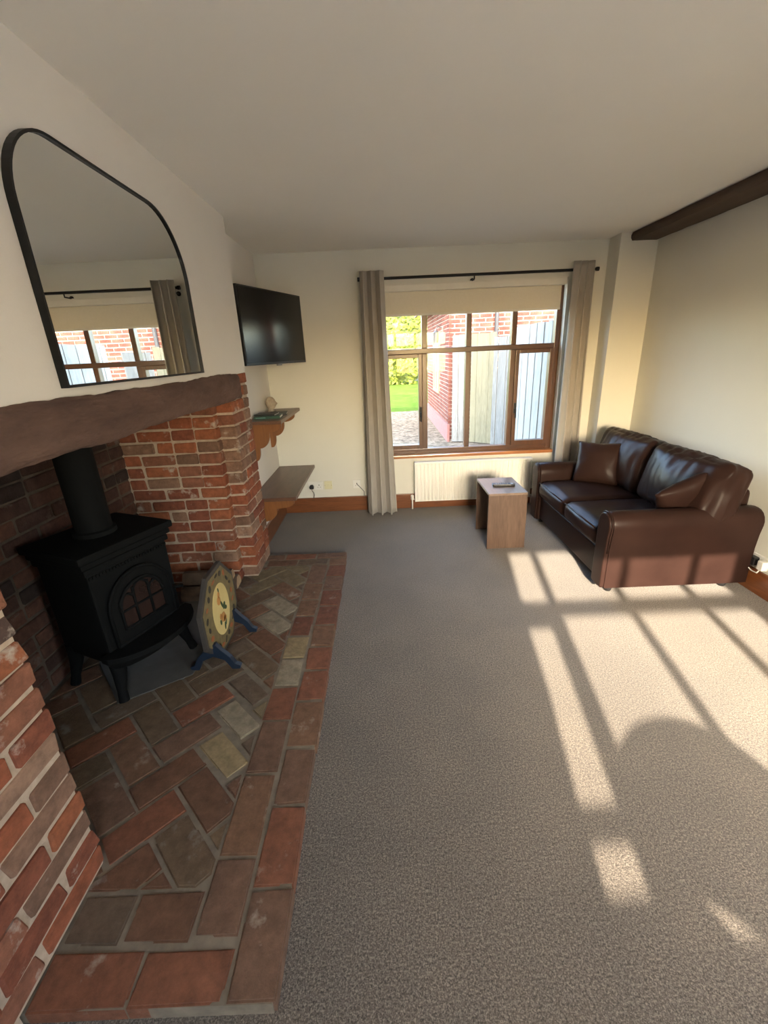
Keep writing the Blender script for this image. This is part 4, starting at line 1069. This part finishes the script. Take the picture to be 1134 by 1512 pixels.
shrub('tall yellow-green bush at the end of the lawn', 0.6, 25.0, 2.3, 1.6, 6.2, 6000, 1)
shrub('wide yellow-green bush behind the brick outbuilding', 6.4, 25.0, 2.3, 1.8, 5.4, 3000, 2)
shrub('rounded yellow-green bush left of the lawn path', -5.2, 24.5, 2.3, 1.8, 4.6, 3000, 3)
# brick outbuilding
OX, OY, OZ1 = 1.29, 8.5, 2.62
ob = thing('brick_outbuilding', 'red brick outbuilding with a tiled roof across the yard', 'building', (3.3, 10.5, GZ))
MB().box(OX + 0.012, 5.5, OY + 0.012, 12.3, GZ, OZ1).obj('wall', 'mortar_out', ob)
def out_bricks(name, along):
    q = MB(); z = GZ + (0.36 if along == 'Y' else 0.05); c = 0; r = random.Random(4)
    while z < OZ1 - 0.06:
        s = -0.11 if c % 2 else 0.0; Lm = 3.75 if along == 'Y' else 4.1
        while s < Lm:
            a, e = max(0, s), min(Lm, s + 0.213)
            off = r.uniform(-0.003, 0.003)
            if e - a > 0.03:
                if along == 'Y':
                    if not (1.28 < (a + e) / 2 + 0.0 < 2.3 and 0.66 < z < 1.86): q.box(OX + off, OX + 0.05, OY + a, OY + e - 0.008, z, z + 0.055)
                else: q.box(OX + a, OX + e - 0.008, OY + off, OY + 0.05, z, z + 0.055)
            s += 0.225
        z += 0.075; c += 1
    o = q.obj(name, 'brick_out_plain', ob); o['kind'] = 'stuff'; return o
out_bricks('bricks', 'Y'); out_bricks('bricks', 'X')
MB().box(OX - 0.02, OX + 0.03, OY - 0.02, 12.3, GZ, GZ + 0.34).obj('plinth', 'plinth_red', ob)
wn_ = MB()
for (ya, yb, za, zb) in ((9.82, 9.90, 0.66, 1.88), (10.68, 10.76, 0.66, 1.88), (9.90, 10.68, 0.66, 0.74), (9.90, 10.68, 1.80, 1.88), (10.27, 10.31, 0.74, 1.80)): wn_.box(OX - 0.025, OX + 0.04, ya, yb, za, zb)
wo_ = wn_.obj('window', 'frame_yellow', ob); MB().box(OX + 0.01, OX + 0.02, 9.9, 10.68, 0.74, 1.80).obj('pane', 'window_glass', wo_)
rp = MB().prism([(OX - 0.28, OZ1 - 0.12), (OX - 0.28, OZ1 - 0.04), (3.4, 4.1), (5.8, OZ1 - 0.04), (5.8, OZ1 - 0.12), (3.4, 3.98)], OY - 0.25, 12.5, 'Y')
rf_ = rp.obj('roof', 'roof_tile', ob)
MB().box(OX - 0.30, OX - 0.26, OY - 0.25, 12.5, OZ1 - 0.24, OZ1 - 0.04).obj('fascia', 'barge_board', rf_)
MB().tube([(OX + 0.85, OY - 0.05, GZ), (OX + 0.85, OY - 0.05, OZ1)], 0.035, 10).obj('downpipe', 'gutter_black', ob)
ln = thing('wall_lantern', 'small black lantern on the side of the outbuilding', 'lantern', (OX - 0.1, 9.25, 1.72))
MB().box(OX - 0.02, OX - 0.004, 9.20, 9.30, 1.80, 1.98).obj('back_plate', 'gutter_black', ln)
MB().tube([(OX - 0.02, 9.25, 1.95), (OX - 0.12, 9.25, 2.0), (OX - 0.14, 9.25, 1.93)], 0.01, 6).obj('bracket', 'gutter_black', ln)
MB().lathe([(0.01, 0.24), (0.075, 0.18), (0.065, 0.17), (0.045, 0.0)], 8, (OX - 0.14, 9.25, 1.69)).obj('lamp_body', 'gutter_black', ln)
# fences
def fence(name, label, p0, p1, ztop0, ztop1, bw, m, cat='fence', group=None):
    p0, p1 = Vector((*p0, 0)), Vector((*p1, 0)); d = p1 - p0; L = d.length; a = math.atan2(d.y, d.x)
    f = thing(name, label, cat, (p0.x, p0.y, GZ), group)
    mt = Matrix.Translation(p0) @ Matrix.Rotation(a, 4, 'Z'); n = max(1, round(L / bw)); r = random.Random(int(p0.x * 100))
    for k in range(n):
        t0 = ztop0 + (ztop1 - ztop0) * (k + .5) / n + r.uniform(-0.006, 0.006)
        off = r.uniform(-0.003, 0.003) + (0.007 if k % 2 else 0)
        q = MB().box(k * L / n + 0.0015, (k + 1) * L / n - 0.0015, off, off + 0.03, GZ + 0.02, t0, mt)
        q.obj('board', m, f)
    for z in (0.25, 0.95, 1.55): MB().box(0, L, 0.040, 0.08, z, z + 0.07, mt).obj('rail', m, f)
    return f
fence('board_fence', 'pale weathered board fence against the outbuilding corner', (1.345, 8.40), (1.66, 8.33), 1.79, 1.79, 0.105, 'fence_pale')
fence('garden_gate', 'greenish weathered board gate between the pale fences', (1.665, 8.30), (2.03, 8.02), 1.80, 1.80, 0.105, 'fence_green', 'gate')
fence('board_fence', 'pale board fence on the latch side of the greenish gate', (1.93, 7.72), (2.16, 7.28), 1.72, 1.72, 0.11, 'fence_pale')
fence('board_fence', 'long board fence, brightened in its colour, running up to the house wall', (1.86, 6.35), (1.905, 4.62), 1.805, 1.80, 0.115, 'fence_brightened')
